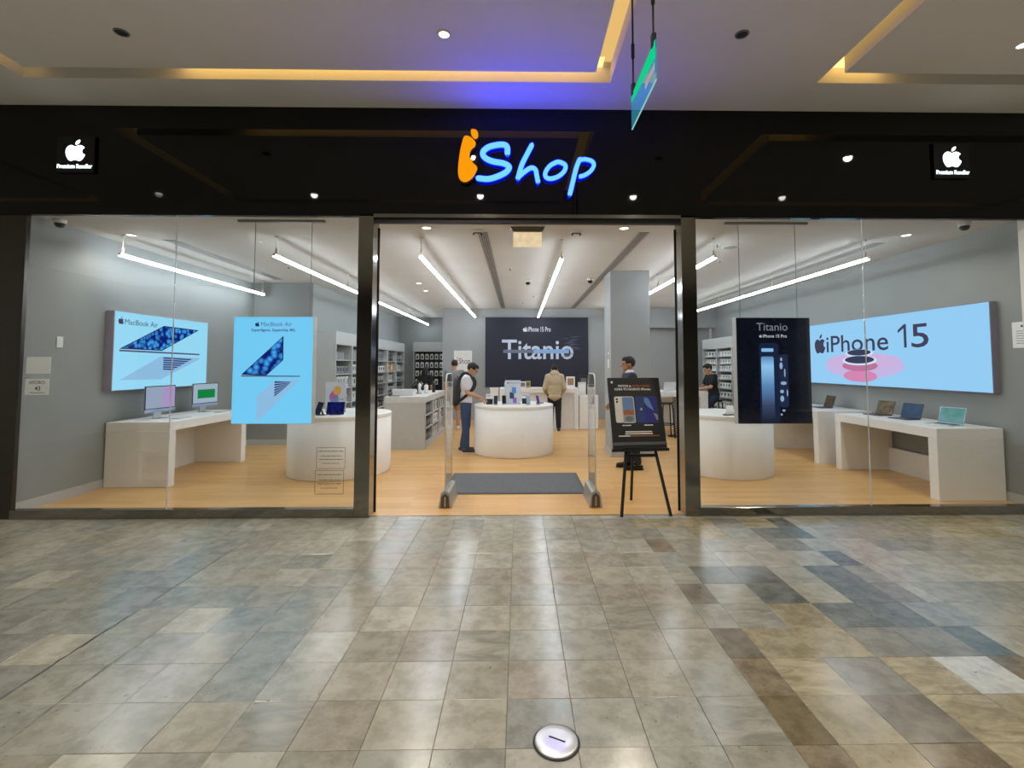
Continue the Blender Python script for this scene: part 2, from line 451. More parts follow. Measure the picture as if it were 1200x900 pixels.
# ================================================================== MALL CEILING with light slots
SLOT, SD = 0.17, 0.17
trays = [(-4.86, 0.911, 2.05, 4.69), (2.975, 8.5, 2.05, 4.66), (-13.0, -7.1, 2.05, 4.69)]
TOPZ = MZ + 0.3
mb = MB()
gx = [-13.6, -13.0, -7.1, -4.86, 0.911, 2.975, 8.5, 10.5]
mb.box(-13.6, 10.5, -7, 2.05, MZ, TOPZ); mb.box(-13.6, 10.5, 4.69, FY + 0.35, MZ, TOPZ)
mb.box(2.975, 8.5, 4.66, 4.69, MZ, TOPZ)
for a, b in ((-13.6, -13.0), (-7.1, -4.86), (0.911, 2.975), (8.5, 10.5)): mb.box(a, b, 2.05, 4.69, MZ, TOPZ)
ceil = struct('ceiling', mb, M_MCEIL, 'grey plaster mall ceiling with recessed light slots')
for ti, (a, b, c, d) in enumerate(trays):
    m2 = MB().box(a + SLOT, b - SLOT, c + SLOT, d - SLOT, MZ, MZ + SD)
    m2.box(a, b, c, d, MZ + SD, TOPZ)
    struct('ceiling_panel', m2, M_MCEIL, 'lowered ceiling panel inside the light slot', ceil)
    z0, z1 = MZ + SD - 0.012, MZ + SD
    mm = SLOT / 2
    runs = {0: [(-3.3, 0.83, 'far'), (2.3, 4.6, 'left'), (2.3, 4.6, 'right'), (-2.5, -0.8, 'near')],
            1: [(3.06, 3.62, 'far'), (2.14, 4.6, 'left'), (3.3, 8.0, 'near')], 2: [(-12.5, -7.2, 'near')]}[ti]
    for p, q, s in runs:
        if s == 'far': bx = (p, q, d - mm - 0.08, d - mm + 0.08)
        elif s == 'near': bx = (p, q, c + mm - 0.08, c + mm + 0.08)
        elif s == 'left': bx = (a + mm - 0.08, a + mm + 0.08, p, q)
        else: bx = (b - mm - 0.08, b - mm + 0.08, p, q)
        obj('cove_light_strip', B(*bx, z0, z1 - 0.0005), M_COVE if s == 'far' else M_COVE2, ceil)

def downlight(x, y, z, lit, label, group, power=0, size=0.043, angle=150, color=(1, 0.94, 0.85)):
    t = thing('downlight', label, 'downlight', (x, y, z), 0, group)
    obj('trim_ring', MB().lathe([(size * 1.35, -0.002), (size * 1.3, -0.008), (size * 1.02, -0.009), (size, -0.004), (size, 0.0)], 24), M_WHITEP if lit else M_GREYP, t, smooth=True)
    obj('lens', MB().lathe([(size, -0.004), (size * 0.6, -0.0065), (0.0001, -0.007)], 24), M_LAMP if lit else M_DARK, t, smooth=True)
    if power:
        ld = bpy.data.lights.new('downlight_beam', 'SPOT'); ld.energy = power; ld.spot_size = math.radians(angle); ld.spot_blend = 0.6
        ld.color = color; ld.shadow_soft_size = 0.05
        lo = bpy.data.objects.new('downlight_beam', ld); COL.objects.link(lo); lo.parent = t; lo.location = (0, 0, -0.02)
    return t
G = 'mall ceiling downlights'
downlight(-0.64, 4.0, MZ, True, 'lit downlight in the mall ceiling above the glowing shop name', G, SPOT_W)
downlight(4.44, 4.06, MZ, True, 'lit downlight at the far right end of the mall ceiling', G, SPOT_W)
downlight(-3.37, 4.02, MZ, False, 'unlit downlight in the mall ceiling over the left window', G)
downlight(1.9, 3.96, MZ, False, 'unlit downlight in the mall ceiling right of the green hanging sign', G)
NL = ['leftmost', 'second from the left', 'middle', 'second from the right', 'rightmost']
for k, x in enumerate((-5.9, -3.37, -0.64, 1.9, 4.4)):
    downlight(x, 2.5, MZ, True, 'lit mall downlight mirrored in the black fascia, ' + NL[k], G, SPOT_W)
for k, x in enumerate((-5.9, -3.37, -0.64, 1.9, 4.4)):
    downlight(x, -0.6, MZ, True, 'added unseen downlight just behind the viewer, ' + NL[k], G, SPOT_W * 0.8)  # unseen lamps, added to even out the light on the floor
for k, x in enumerate((-5.9, -3.37, -0.64, 1.9, 4.4)):
    downlight(x, -4.2, MZ, True, 'added unseen downlight far behind the viewer, ' + NL[k], G, SPOT_W * 1.3)  # unseen row added so bounced light reaches the ceiling and shop front

struct('wall_opposite', B(-13.6, 10.5, -7.2, -7.0, 0, MZ), mat('opposite wall stone', (84, 80, 74), 0.6), 'stone wall on the far side of the mall')
# ================================================================== SHOP FRONT
struct('wall_front', B(-9, 5.66, FY, FY + 0.06, 3.215, MZ), M_BLACKGLASS, 'glossy black fascia above the shop front')
struct('trim_1', B(-9, -5.28, FY + 0.01, FY + 0.06, 0, 3.215, 0.004), mat('dark bronze panel', (70, 66, 58), 0.25, 0.6), 'dark bronze end panel of the shop front')
struct('wall_far_right', B(5.66, 10.4, FY, FY + 0.14, 0, MZ), M_MCEIL)
def post(name, x0, x1, label):
    t = thing(name, label, None); t['kind'] = 'structure'
    obj('post_face', B(x0, x1, FY - 0.0, FY + 0.22, 0, 3.235, 0.004), M_STEEL, t)
    obj('door_track', B(x1, x1 + 0.012, FY + 0.205, FY + 0.22, 0, 3.14) if x0 < 0 else B(x0 - 0.012, x0, FY + 0.205, FY + 0.22, 0, 3.14), M_BLACK, t)
post('trim_2', -1.735, -1.575, 'polished steel post left of the shop doorway')
post('trim_3', 1.772, 1.935, 'polished steel post right of the shop doorway')
t = thing('trim_4', 'steel and black header over the doorway', None); t['kind'] = 'structure'
obj('steel_edge', B(-1.575, 1.772, FY - 0.002, FY + 0.05, 3.2, 3.24), M_STEEL, t)
obj('header', B(-1.575, 1.772, FY + 0.02, FY + 0.08, 3.15, 3.2), M_BLACK, t)
def shop_window(name, x0, x1, xj, label):
    t = thing(name, label, None); t['kind'] = 'structure'
    obj('bottom_rail', B(x0, x1, FY, FY + 0.09, 0, 0.092, 0.003), M_STEEL, t)
    obj('window_pane', B(x0, xj - 0.003, FY + 0.03, FY + 0.042, 0.08, 3.23), M_GLASS, t)
    obj('window_pane', B(xj + 0.003, x1, FY + 0.03, FY + 0.042, 0.08, 3.23), M_GLASS, t)
    obj('joint_seal', B(xj - 0.0028, xj + 0.0028, FY + 0.0295, FY + 0.0425, 0.09, 3.22), mat('silicone seal', (206, 212, 212), 0.4), t)
    return t
shop_window('window_1', -5.29, -1.735, -3.70, 'left shop window glass over a steel rail')
shop_window('window_2', 1.935, 5.67, 3.79, 'right shop window glass over a steel rail')

# ------------------------------------------------ illuminated shop name
PXS = 5.13 / 568.0
def S(x, y): return ((520 + x / 6 - 608.6) * PXS, 1.6 + (428.6 - (130 + y / 6)) * PXS)
sign = thing('shop_sign', 'glowing orange and blue handwritten shop name on the black fascia', 'sign', (0, FY, 3.4))
M_BLUE = emit('blue letter face', None, 1.0, raw=(0.2, 0.72, 27.0))
M_BLUES = emit('blue letter edge', None, 1.0, raw=(0.02, 0.1, 8.0))
M_ORANGE = emit('orange letter face', (255, 156, 12), 1.0)
M_ORANGES = mat('orange letter return', (120, 62, 8), 0.5)
YF = -0.075
def glow_letter(strokes):
    mb = MB()
    for pts, w, closed in strokes:
        w3 = [Vector((*S(*p), 0)) for p in pts]
        path = [Vector((p.x, YF + 0.025, p.y - 3.4)) for p in catmull(w3, 6, closed)]
        n = 14; N = len(path); hw = w / 6 * PXS / 2
        if not closed:     # round the ends
            t0 = (path[0] - path[1]).normalized(); t1 = (path[-1] - path[-2]).normalized()
            path = [path[0] + t0 * hw * q for q in (0.95, 0.75, 0.4)] + path + [path[-1] + t1 * hw * q for q in (0.4, 0.75, 0.95)]
            rad = [hw * q for q in (0.3, 0.66, 0.92)] + [hw] * N + [hw * q for q in (0.92, 0.66, 0.3)]
        else: rad = [hw] * N
        # rounded face bead, then a straight return to the fascia
        base = len(mb.f)
        mb.mat(0).tube(path, rad, n, 0.028, closed, frame=(0, 1, 0))
        back = [Vector((p.x, -0.028, p.z)) for p in path]
        mb.mat(1).tube(back, [r * 0.98 for r in rad], n, 0.026, closed, frame=(0, 1, 0))
    me = mb.mesh('glow_letter', [M_BLUE, M_BLUES], True)
    for p in me.polygons:
        if p.material_index == 0 and p.center.y > YF + 0.022: p.material_index = 1
    return link('glow_letter', me, sign)
glow_letter([([(448, 262), (445, 218), (420, 202), (370, 205), (310, 222), (272, 258), (285, 297), (340, 325), (420, 340), (460, 365), (440, 402), (380, 435), (310, 455), (242, 450)], 40, False)])
glow_letter([([(622, 208), (590, 270), (552, 350), (525, 445)], 34, False), ([(528, 440), (570, 402), (618, 372), (650, 385), (660, 430), (668, 470)], 32, False)])
glow_letter([([(820, 327), (865, 350), (860, 390), (820, 430), (765, 450), (727, 440), (722, 405), (750, 360), (785, 337)], 30, True)])
glow_letter([([(968, 310), (945, 370), (920, 470), (898, 560)], 32, False), ([(968, 312), (1010, 306), (1058, 320), (1072, 350), (1050, 390), (1010, 420), (975, 432)], 28, False)])
def blob(pts):
    q = [Vector((*S(*p), 0)) for p in pts]
    pp = [(p.x, p.y - 3.4) for p in catmull(q, 4, True)]
    mb = MB().mat(1).prism(pp, YF + 0.01, -0.004).mat(0).poly(pp, YF + 0.009)
    obj('orange_letter', mb, [M_ORANGE, M_ORANGES], sign)
blob([(140, 145), (180, 150), (218, 188), (215, 220), (190, 245), (178, 275), (180, 308), (208, 322), (196, 334), (230, 370), (228, 400), (200, 450), (165, 478), (135, 482), (110, 465), (97, 430), (96, 370), (105, 280), (120, 200)])
blob([(195, 92), (225, 100), (238, 130), (232, 160), (212, 166), (190, 140), (185, 105)])

M_LOGO = emit('lit white logo', (235, 250, 255), 3.0)
def reseller_box(x, z0, label):
    t = thing('lightbox', label, 'sign', (x, FY, z0), 0, 'small black lightboxes on the fascia')
    obj('case', B(-0.2, 0.2, -0.03, -0.001, 0, 0.4, 0.004), mat('lightbox black', (10, 13, 20), 0.12), t)
    fruit_logo(t, M_LOGO, 0.0, 0.125, 0.23, -0.034, 0.003)
    text('Premium Reseller', 0.062, M_LOGO, t, 0, -0.034, 0.045, width=0.37, depth=0.001, bold=0.0012)
reseller_box(-4.765, 3.665, 'small black lightbox with white fruit emblem at the left of the fascia')
reseller_box(4.785, 3.66, 'small black lightbox with white fruit emblem at the right of the fascia')

# ------------------------------------------------ green hanging sign
t = thing('hanging_sign', 'green acrylic sign hanging edge-on from the mall ceiling', 'sign', (0.845, 3.2, 3.36))
M_GREEN = emit('lit green film', (16, 208, 134), 1.0)
M_TEAL = glass('teal acrylic', (0.28, 0.62, 0.66), 1.45)
_n = M_TEAL.node_tree.nodes; _l = M_TEAL.node_tree.links
_e = _n.new('ShaderNodeEmission'); _e.inputs[0].default_value = (*lin((52, 118, 142)), 1); _e.inputs[1].default_value = 0.55
_a = _n.new('ShaderNodeAddShader'); _o = _n['Material Output']; _s = _o.inputs[0].links[0].from_socket
_l.new(_s, _a.inputs[0]); _l.new(_e.outputs[0], _a.inputs[1]); _l.new(_a.outputs[0], _o.inputs[0])
obj('panel', B(-0.004, 0.004, -0.32, 0.32, 0.0, 0.255), M_TEAL, t)
mb = MB()
mb.add([(x, y, z) for x in (-0.0056, -0.0043) for y, z in ((-0.318, 0.14), (0.318, 0.2), (0.318, 0.252), (-0.318, 0.252))], [(0, 1, 2, 3), (7, 6, 5, 4), (0, 4, 5, 1), (1, 5, 6, 2), (2, 6, 7, 3), (3, 7, 4, 0)])
obj('green_film', mb, M_GREEN, t)
obj('white_print', B(-0.0056, -0.0043, -0.3, -0.08, 0.07, 0.12), mat('sign white', (205, 200, 190), 0.5), t)
obj('edge_strip', B(-0.0045, 0.0045, -0.32, 0.32, -0.004, 0.0), emit('lit acrylic edge', (160, 225, 205), 0.8), t)
for y in (-0.27, 0.27):
    obj('suspension_rod', MB().tube([(0, y, 0.255), (0, y, MZ - 3.36)], 0.007, 8), M_BLACK, t)
    obj('clamp', B(-0.014, 0.014, y - 0.02, y + 0.02, 0.235, 0.32, 0.003), M_BLACK, t)
    obj('turnbuckle', MB().lathe([(0.004, 0.5), (0.013, 0.52), (0.013, 0.62), (0.004, 0.64)], 10, (0, y, 0)), M_BLACK, t)

# ------------------------------------------------ notices on the glass
def notice(name, label, x, y, z, w, h, rotz=0, grp=None):
    t = thing(name, label, 'notice', (x, y, z), rotz, grp)
    obj('sheet', B(-w / 2, w / 2, 0, 0.003, 0, h), M_PAPER, t)
    return t
t = notice('paper_notice', 'blank white paper notice on the left window glass', -5.11, FY + 0.046, 1.51, 0.255, 0.18)
t = notice('paper_notice', 'white notice reading AFORO 43 on the left window glass', -5.115, FY + 0.046, 1.285, 0.25, 0.17)
text('AFORO', 0.05, M_INK, t, 0, -0.002, 0.115, width=0.17); text('43', 0.062, M_INK, t, 0.01, -0.002, 0.048, bold=0.001)
obj('print_line', B(-0.08, 0.08, -0.0015, -0.0005, 0.02, 0.026), M_GREYP, t)
t = thing('glass_sticker', 'faint grey outlined text sticker on the left window glass', 'sticker', (-1.995, FY + 0.028, 0.24))
M_ETCH = mat('grey vinyl print', (112, 116, 112), 0.6)
for z0, z1, dx in ((0.265, 0.49, 0.005), (0.0, 0.25, -0.006)):
    mb = MB(); x0, x1 = -0.153 + dx, 0.15 + dx; y0, y1 = -0.0012, -0.0002; w = 0.0045
    mb.box(x0, x1, y0, y1, z0, z0 + w).box(x0, x1, y0, y1, z1 - w, z1).box(x0, x0 + w, y0, y1, z0 + w, z1 - w).box(x1 - w, x1, y0, y1, z0 + w, z1 - w)
    obj('outline', mb, M_ETCH, t)
    for k, (hw, q, hh) in enumerate(((0.13, 0.8, 0.008), (0.11, 0.58, 0.007), (0.125, 0.42, 0.008), (0.09, 0.24, 0.006))):
        mb = MB(); zz = z0 + (z1 - z0) * q; x = -hw; rr = random.Random(k + int(z0 * 100))
        while x < hw:
            l = rr.uniform(0.02, 0.06); mb.box(x + dx, min(x + l, hw) + dx, y0, y1, zz, zz + hh); x += l + 0.008
        obj('print_line', mb, M_ETCH, t)
t = notice('paper_notice', 'white printed paper notice on the right shop wall by the window', XR - 0.002, 5.46, 1.80, 0.23, 0.3, -PI / 2)
obj('blue_mark', MB().poly(ell(0, 0.25, 0.018, 0.014, 12), -0.001), mat('print blue', (60, 84, 120), 0.6), t)
for k in range(6): obj('print_line', B(-0.07, 0.07, -0.001, -0.0003, 0.05 + k * 0.028, 0.057 + k * 0.028), M_GREYP, t)

# ================================================================== SHOP SHELL
def wood_mat():
    m = bpy.data.materials.new('pale wood strip floor'); m.use_nodes = True
    n = m.node_tree.nodes; l = m.node_tree.links; b = n['Principled BSDF']
    tc = n.new('ShaderNodeTexCoord')
    br = n.new('ShaderNodeTexBrick'); br.inputs['Scale'].default_value = 1.0
    br.inputs['Brick Width'].default_value = 1.25; br.inputs['Row Height'].default_value = 0.12; br.inputs['Mortar Size'].default_value = 0.0015
    br.inputs['Color1'].default_value = (*lin((228, 184, 122)), 1); br.inputs['Color2'].default_value = (*lin((214, 166, 102)), 1); br.inputs['Mortar'].default_value = (*lin((184, 142, 92)), 1)
    br.inputs['Bias'].default_value = 0.0
    l.new(tc.outputs['Object'], br.inputs['Vector'])
    mp = n.new('ShaderNodeMapping'); mp.inputs['Scale'].default_value = (1.5, 30, 1); l.new(tc.outputs['Object'], mp.inputs['Vector'])
    nz = n.new('ShaderNodeTexNoise'); nz.inputs['Scale'].default_value = 1.6; nz.inputs['Detail'].default_value = 6; l.new(mp.outputs[0], nz.inputs['Vector'])
    rp = n.new('ShaderNodeValToRGB'); rp.color_ramp.elements[0].color = (0.86, 0.84, 0.8, 1); rp.color_ramp.elements[1].color = (1.08, 1.06, 1.03, 1)
    rp.color_ramp.elements[0].position = 0.3; rp.color_ramp.elements[1].position = 0.7
    l.new(nz.outputs['Fac'], rp.inputs['Fac'])
    mu = n.new('ShaderNodeMix'); mu.data_type = 'RGBA'; mu.blend_type = 'MULTIPLY'; mu.inputs[0].default_value = 1.0
    l.new(br.outputs['Color'], mu.inputs[6]); l.new(rp.outputs[0], mu.inputs[7]); l.new(mu.outputs[2], b.inputs['Base Color'])
    b.inputs['Roughness'].default_value = 0.33
    return m
struct('floor_shop', B(-6.2, 6.2, FY + 0.064, 17.6, -0.2, 0.0), wood_mat(), 'pale wood strip floor of the shop')
struct('trim_5', B(-1.575, 1.772, FY + 0.056, FY + 0.075, -0.02, 0.003), M_STEELR, 'thin metal threshold strip of the doorway')
struct('ceiling_shop', B(-6.2, 6.2, FY + 0.1, 17.6, SZ, SZ + 0.15), M_CEIL, 'pale shop ceiling')
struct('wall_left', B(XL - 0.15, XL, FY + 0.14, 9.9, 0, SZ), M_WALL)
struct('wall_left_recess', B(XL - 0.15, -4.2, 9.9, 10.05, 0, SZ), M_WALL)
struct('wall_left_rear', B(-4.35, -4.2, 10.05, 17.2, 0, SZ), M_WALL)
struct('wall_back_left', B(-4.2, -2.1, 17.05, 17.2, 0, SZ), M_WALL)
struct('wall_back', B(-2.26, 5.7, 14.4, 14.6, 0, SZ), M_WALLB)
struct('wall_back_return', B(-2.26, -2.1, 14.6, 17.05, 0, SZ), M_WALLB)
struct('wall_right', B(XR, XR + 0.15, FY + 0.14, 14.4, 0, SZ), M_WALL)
struct('wall_right_bulkhead', B(3.1, XR, 14.1, 14.4, 2.7, SZ), M_WALLB)
struct('baseboard_left', B(XL, XL + 0.012, FY + 0.14, 9.9, 0, 0.11), M_GREYLAM)
struct('baseboard_right', B(XR - 0.012, XR, FY + 0.14, 9.7, 0, 0.11), M_GREYLAM)
struct('baseboard_recess', B(XL + 0.012, -4.2, 9.888, 9.9, 0, 0.11), M_GREYLAM)
struct('column', B(1.62, 2.32, 8.52, 9.12, 0, SZ, 0.006), M_WALLB, 'square grey column in the shop')
struct('trim_6', MB().box(1.605, 2.335, 8.505, 8.52, 0, 0.12).box(1.605, 1.62, 8.52, 9.12, 0, 0.12).box(2.32, 2.335, 8.52, 9.12, 0, 0.12), M_GREYLAM)
t = thing('column_notice', 'narrow notice strip on the left face of the grey column', 'notice', (1.612, 8.72, 1.55))
obj('sheet', B(0.0, 0.006, -0.04, 0.04, 0, 0.28), M_PAPER, t)
obj('dark_mark', B(-0.002, 0.0, -0.02, 0.02, 0.16, 0.25), M_INK, t)

t = thing('wall_plate', 'small white plate on the left wall above the notices', 'switch', (XL, 5.83, 1.81), PI / 2)
obj('plate', B(-.04, .04, -.01, 0, 0, .13, .003), M_WHITEP, t); obj('raised_block', B(-.018, .018, -.014, -.01, .035, .095, .002), M_WHITEP, t)  # pale plate with a small raised block, purpose unknown

# ------------------------------------------------ ceiling fittings of the shop
def pendant(x, y0, y1, label):
    z = 3.02
    t = thing('light_tube', label, 'pendant light', (x, (y0 + y1) / 2, z), 0, 'long suspended light tubes in the shop')
    h = (y1 - y0) / 2
    obj('diffuser', B(-0.021, 0.021, -h + 0.003, h - 0.003, -0.022, 0.012, 0.006), M_TUBE, t)
    obj('housing', B(-0.018, 0.018, -h + 0.004, h - 0.004, 0.012, 0.026), M_WHITEP, t)
    for s in (-1, 1): obj('end_cap', B(-0.019, 0.019, s * h - 0.002, s * h + 0.002, -0.012, 0.026), M_WHITEP, t)
    k = max(2, int((y1 - y0) / 2.4) + 1)
    for i in range(k):
        y = -h + 0.05 + (2 * h - 0.1) * i / (k - 1)
        c = obj('suspension_wire', MB().tube([(0, y, 0.03), (0, y, SZ - z - 0.01)], 0.003, 6), M_WHITEP, t)
        obj('ceiling_cup', MB().lathe([(0.02, 0), (0.02, 0.02), (0.008, -0.012 + 0.032)], 12, (0, y, SZ - z - 0.02)), M_WHITEP, c)
        obj('gripper', MB().lathe([(0.014, 0.026), (0.014, 0.09), (0.004, 0.1)], 10, (0, y, 0)), mat('brass pale', (236, 220, 190), 0.5), c)
pendant(-5.12, 6.23, 9.75, 'suspended light tube close along the left wall')
pendant(-3.16, 6.24, 16.9, 'suspended light tube over the left round table and shelf island')
pendant(-1.285, 6.27, 14.2, 'suspended light tube left of the doorway middle')
pendant(0.57, 6.37, 14.2, 'suspended light tube right of the doorway middle')
pendant(2.575, 6.25, 14.0, 'suspended light tube passing right of the grey column')
pendant(4.65, 6.31, 13.6, 'suspended light tube close along the right wall')

def vent(x, y0, y1, w, label, n):
    t = thing('air_vent', label, 'air vent', (x, (y0 + y1) / 2, SZ), 0, 'slot air vents in the shop ceiling')
    h = (y1 - y0) / 2
    mb = MB().box(-w / 2 - 0.015, -w / 2, -h, h, -0.008, -0.0005).box(w / 2, w / 2 + 0.015, -h, h, -0.008, -0.0005)
    mb.box(-w / 2, w / 2, -h, -h + 0.015, -0.008, -0.0005).box(-w / 2, w / 2, h - 0.015, h, -0.008, -0.0005)
    obj('frame', mb, mat('vent grey', (150, 146, 140), 0.5), t)
    obj('dark_gap', B(-w / 2, w / 2, -h + 0.015, h - 0.015, -0.002, -0.0006), mat('vent dark', (60, 56, 52), 0.8), t)
    for i in range(n):
        xx = -w / 2 + w * (i + 0.5) / n
        obj('slat', B(xx - w / n * 0.3, xx + w / n * 0.3, -h + 0.015, h - 0.015, -0.007, -0.003), mat('vent grey', (150, 146, 140), 0.5), t)
vent(-0.46, 6.05, 14.2, 0.1, 'long slot air vent left of the shop ceiling middle', 4)
vent(1.585, 6.03, 14.2, 0.1, 'long slot air vent right of the shop ceiling middle', 4)
vent(4.95, 6.5, 13.0, 0.12, 'long slot air vent beside the right wall tube', 4)
vent(-4.7, 6.5, 9.5, 0.12, 'slot air vent in the ceiling near the left wall', 4)

G = 'shop ceiling downlights'
for x, y, lb in ((-1.13, 5.86, 'lit shop downlight above the left security gate'), (1.29, 5.84, 'lit shop downlight above the right security gate'),
                 (-2.05, 9.9, 'lit shop downlight left of the middle tube, nearer of two'), (-2.1, 10.9, 'lit shop downlight left of the middle tube, farther of two'),
                 (-5.0, 6.25, 'lit shop downlight in the left front corner'), (5.0, 6.1, 'lit shop downlight in the right front corner')):
    downlight(x, y, SZ, True, lb, G, (SHOPSPOT_W * (1.0 if abs(x) < 2 else 0.4)) if y < 7 else SHOPSPOT_W * 0.3, 0.05, 150, (1, 0.9, 0.76))
def dome_camera(x, y, lb):
    t = thing('dome_camera', lb, 'camera', (x, y, SZ), 0, 'dome cameras on the shop ceiling')
    obj('base', MB().lathe([(0.001, 0), (0.06, 0), (0.06, -0.035), (0.05, -0.045)][::-1], 20), M_WHITEP, t, smooth=True)
    obj('dome', MB().lathe([(0.05, -0.045), (0.047, -0.07), (0.03, -0.09), (0.0001, -0.097)], 20), M_BLACKG, t, smooth=True)
dome_camera(-5.3, 5.6, 'dome camera in the top left corner behind the window')
dome_camera(5.25, 5.55, 'dome camera in the top right corner behind the window')
dome_camera(0.18, 9.5, 'dome camera on the ceiling left of the middle tube')
dome_camera(1.38, 9.3, 'dome camera on the ceiling beside the column')
for x, lb in ((-0.52, 'small ceiling sensor left of the lit box over the doorway'), (0.72, 'small ceiling sensor right of the lit box over the doorway')):
    t = thing('ceiling_sensor', lb, 'sensor', (x, 6.0, SZ), 0, 'ceiling sensors')
    obj('plate', MB().lathe([(0.07, 0), (0.07, -0.012), (0.05, -0.02)][::-1], 20), M_WHITEP, t)
    obj('arm', B(-0.055, 0.055, -0.012, 0.012, -0.035, -0.018, 0.004), M_GREYP, t)
    for s in (-1, 1): obj('eye', MB().ball((s * 0.05, 0, -0.042), 0.013), M_DARK, t, smooth=True)
t = thing('emergency_light', 'glowing warm box light on the ceiling just inside the doorway', 'light', (0.105, 5.85, SZ))
obj('bracket', MB().prism([(-0.21, 0), (-0.17, -0.06), (0.17, -0.06), (0.21, 0)], -0.05, 0.05), mat('bracket brown', (120, 108, 92), 0.5), t)
obj('light_panel', B(-0.175, 0.175, -0.02, 0.02, -0.235, -0.06, 0.004), emit_pattern('warm lit panel', (232, 196, 140), (250, 232, 196), 14, 'noise', 0.85), t)
for x, y, lb in ((-0.15, 8.3, 'between the two middle tubes, nearest'), (0.35, 11.6, 'left of the right middle tube'), (2.75, 6.6, 'beside the tube right of the doorway'), (3.2, 7.6, 'over the right drum table'), (0.1, 12.8, 'close to the back banner'), (-3.9, 8.2, 'between the two left tubes')):
    t = thing('sprinkler', 'small ceiling sprinkler head ' + lb, 'sprinkler', (x, y, SZ), 0, 'sprinkler heads')
    obj('rose', MB().lathe([(0.035, 0), (0.03, -0.008)][::-1], 16), M_WHITEP, t)
    obj('head', MB().lathe([(0.008, -0.008), (0.008, -0.04), (0.018, -0.042), (0.018, -0.046)][::-1], 12), M_GREYP, t)
t = thing('ceiling_speaker', 'flat round speaker in the ceiling above the dark hanging panel', 'speaker', (3.0, 6.75, SZ))
obj('ring', MB().lathe([(0.12, 0), (0.12, -0.01), (0.1, -0.014)][::-1], 28), M_WHITEP, t)
obj('grille', MB().lathe([(0.1, -0.0145), (0.0001, -0.018)], 28), mat('grille grey', (150, 148, 144), 0.7), t)

# ================================================================== LIGHTBOXES AND HANGING PANELS
INKP = emit('backlit ink plum', (64, 62, 92), 1.0)
def flat(parent, name, pts, y, m):
    # pts counter-clockwise or not: make the face look to -y
    a = sum(pts[i][0] * pts[(i + 1) % len(pts)][1] - pts[(i + 1) % len(pts)][0] * pts[i][1] for i in range(len(pts)))
    if a < 0: pts = pts[::-1]
    return obj(name, MB().poly(pts, y), m, parent)
def laptop_art(t, lid, bar, low, keys, y):
    flat(t, 'printed_lid', lid, y, emit('print navy', (28, 30, 70), 1.0))
    c = (sum(p[0] for p in lid) / len(lid), sum(p[1] for p in lid) / len(lid))
    flat(t, 'printed_screen', [(c[0] + (p[0] - c[0]) * 0.93, c[1] + (p[1] - c[1]) * 0.93) for p in lid], y - 0.001, emit_pattern('print blue petals', (72, 176, 255), (14, 30, 120), 16.0, 'voronoi'))
    flat(t, 'printed_base', bar, y - 0.0005, emit('print greyblue', (92, 100, 130), 1.0))
    flat(t, 'printed_deck', low, y - 0.0005, emit('print pale steel', (150, 196, 235), 1.0))
    k0, k1, k2, k3 = [Vector((*p, 0)) for p in keys]
    for q in range(6):
        a, b = q / 6, q / 6 + 0.11
        A, B_, C, D = k0.lerp(k3, a), k1.lerp(k2, a), k1.lerp(k2, b), k0.lerp(k3, b)
        flat(t, 'printed_keys', [(v.x, v.y) for v in (A, B_, C, D)], y - 0.001, emit('print keys', (52, 66, 120), 1.0))

# left wall
t = thing('wall_lightbox', 'pale blue lit wall sign showing two laptops on the left wall', 'lightbox', (XL, 7.42, 1.26), PI / 2, 'lit wall signs')
obj('case', B(-0.965, 0.965, -0.115, 0, 0, 1.065, 0.004), mat('lightbox case grey', (170, 160, 178), 0.4), t)
obj('lit_face', B(-0.955, 0.955, -0.117, -0.1155, 0.008, 1.057), M_SCREENBLUE, t)
text('MacBook Air', 0.105, INKP, t, -0.5, -0.119, 0.895, width=0.6)
fruit_logo(t, INKP, -0.86, 0.89, 0.1, -0.119)
laptop_art(t, [(-.87, .56), (-.07, .93), (.72, .92), (-.09, .555)], [(-.87, .525), (.76, .505), (.76, .53), (-.87, .55)],
           [(-.85, .14), (-.1, .475), (.76, .46), (.74, .43), (-.09, .13)], [(-.06, .46), (.58, .44), (.12, .255), (-.06, .26)], -0.119)
# right wall
t = thing('wall_lightbox', 'long pale blue lit wall sign with pink camera lenses on the right wall', 'lightbox', (XR, 7.84, 1.26), -PI / 2, 'lit wall signs')
obj('case', B(-2.1, 2.1, -0.09, 0, 0, 1.115, 0.004), mat('lightbox case plum', (128, 122, 140), 0.4), t)
obj('lit_face', B(-2.09, 2.09, -0.092, -0.0905, 0.008, 1.107), emit('backlit sky blue', (156, 214, 255), 1.0), t)
fruit_logo(t, INKP, -1.22, 0.56, 0.36, -0.095)
text('iPhone', 0.42, INKP, t, -0.28, -0.095, 0.58, width=1.5, bold=0.003)
flat(t, 'printed_digit', [(.78, .6), (.83, .6), (.83, .945), (.79, .945), (.67, .865), (.67, .82), (.78, .885)], -0.095, INKP)
text('5', 0.48, INKP, t, 1.07, -0.095, 0.6, width=0.3, bold=0.003)
flat(t, 'printed_pink_body', ell(-.15, .32, .92, .2), -0.0945, emit('print pale pink', (206, 190, 238), 1.0))
flat(t, 'printed_pink_glow', ell(-.15, .4, .88, .14), -0.0948, emit('print pink', (214, 186, 232), 1.0))
flat(t, 'printed_ring', ell(-.18, .16, .4, .1), -0.0952, emit('print deep pink', (222, 140, 186), 1.0))
flat(t, 'printed_ring', ell(-.18, .33, .42, .09), -0.0954, emit('print rose', (196, 120, 160), 1.0))
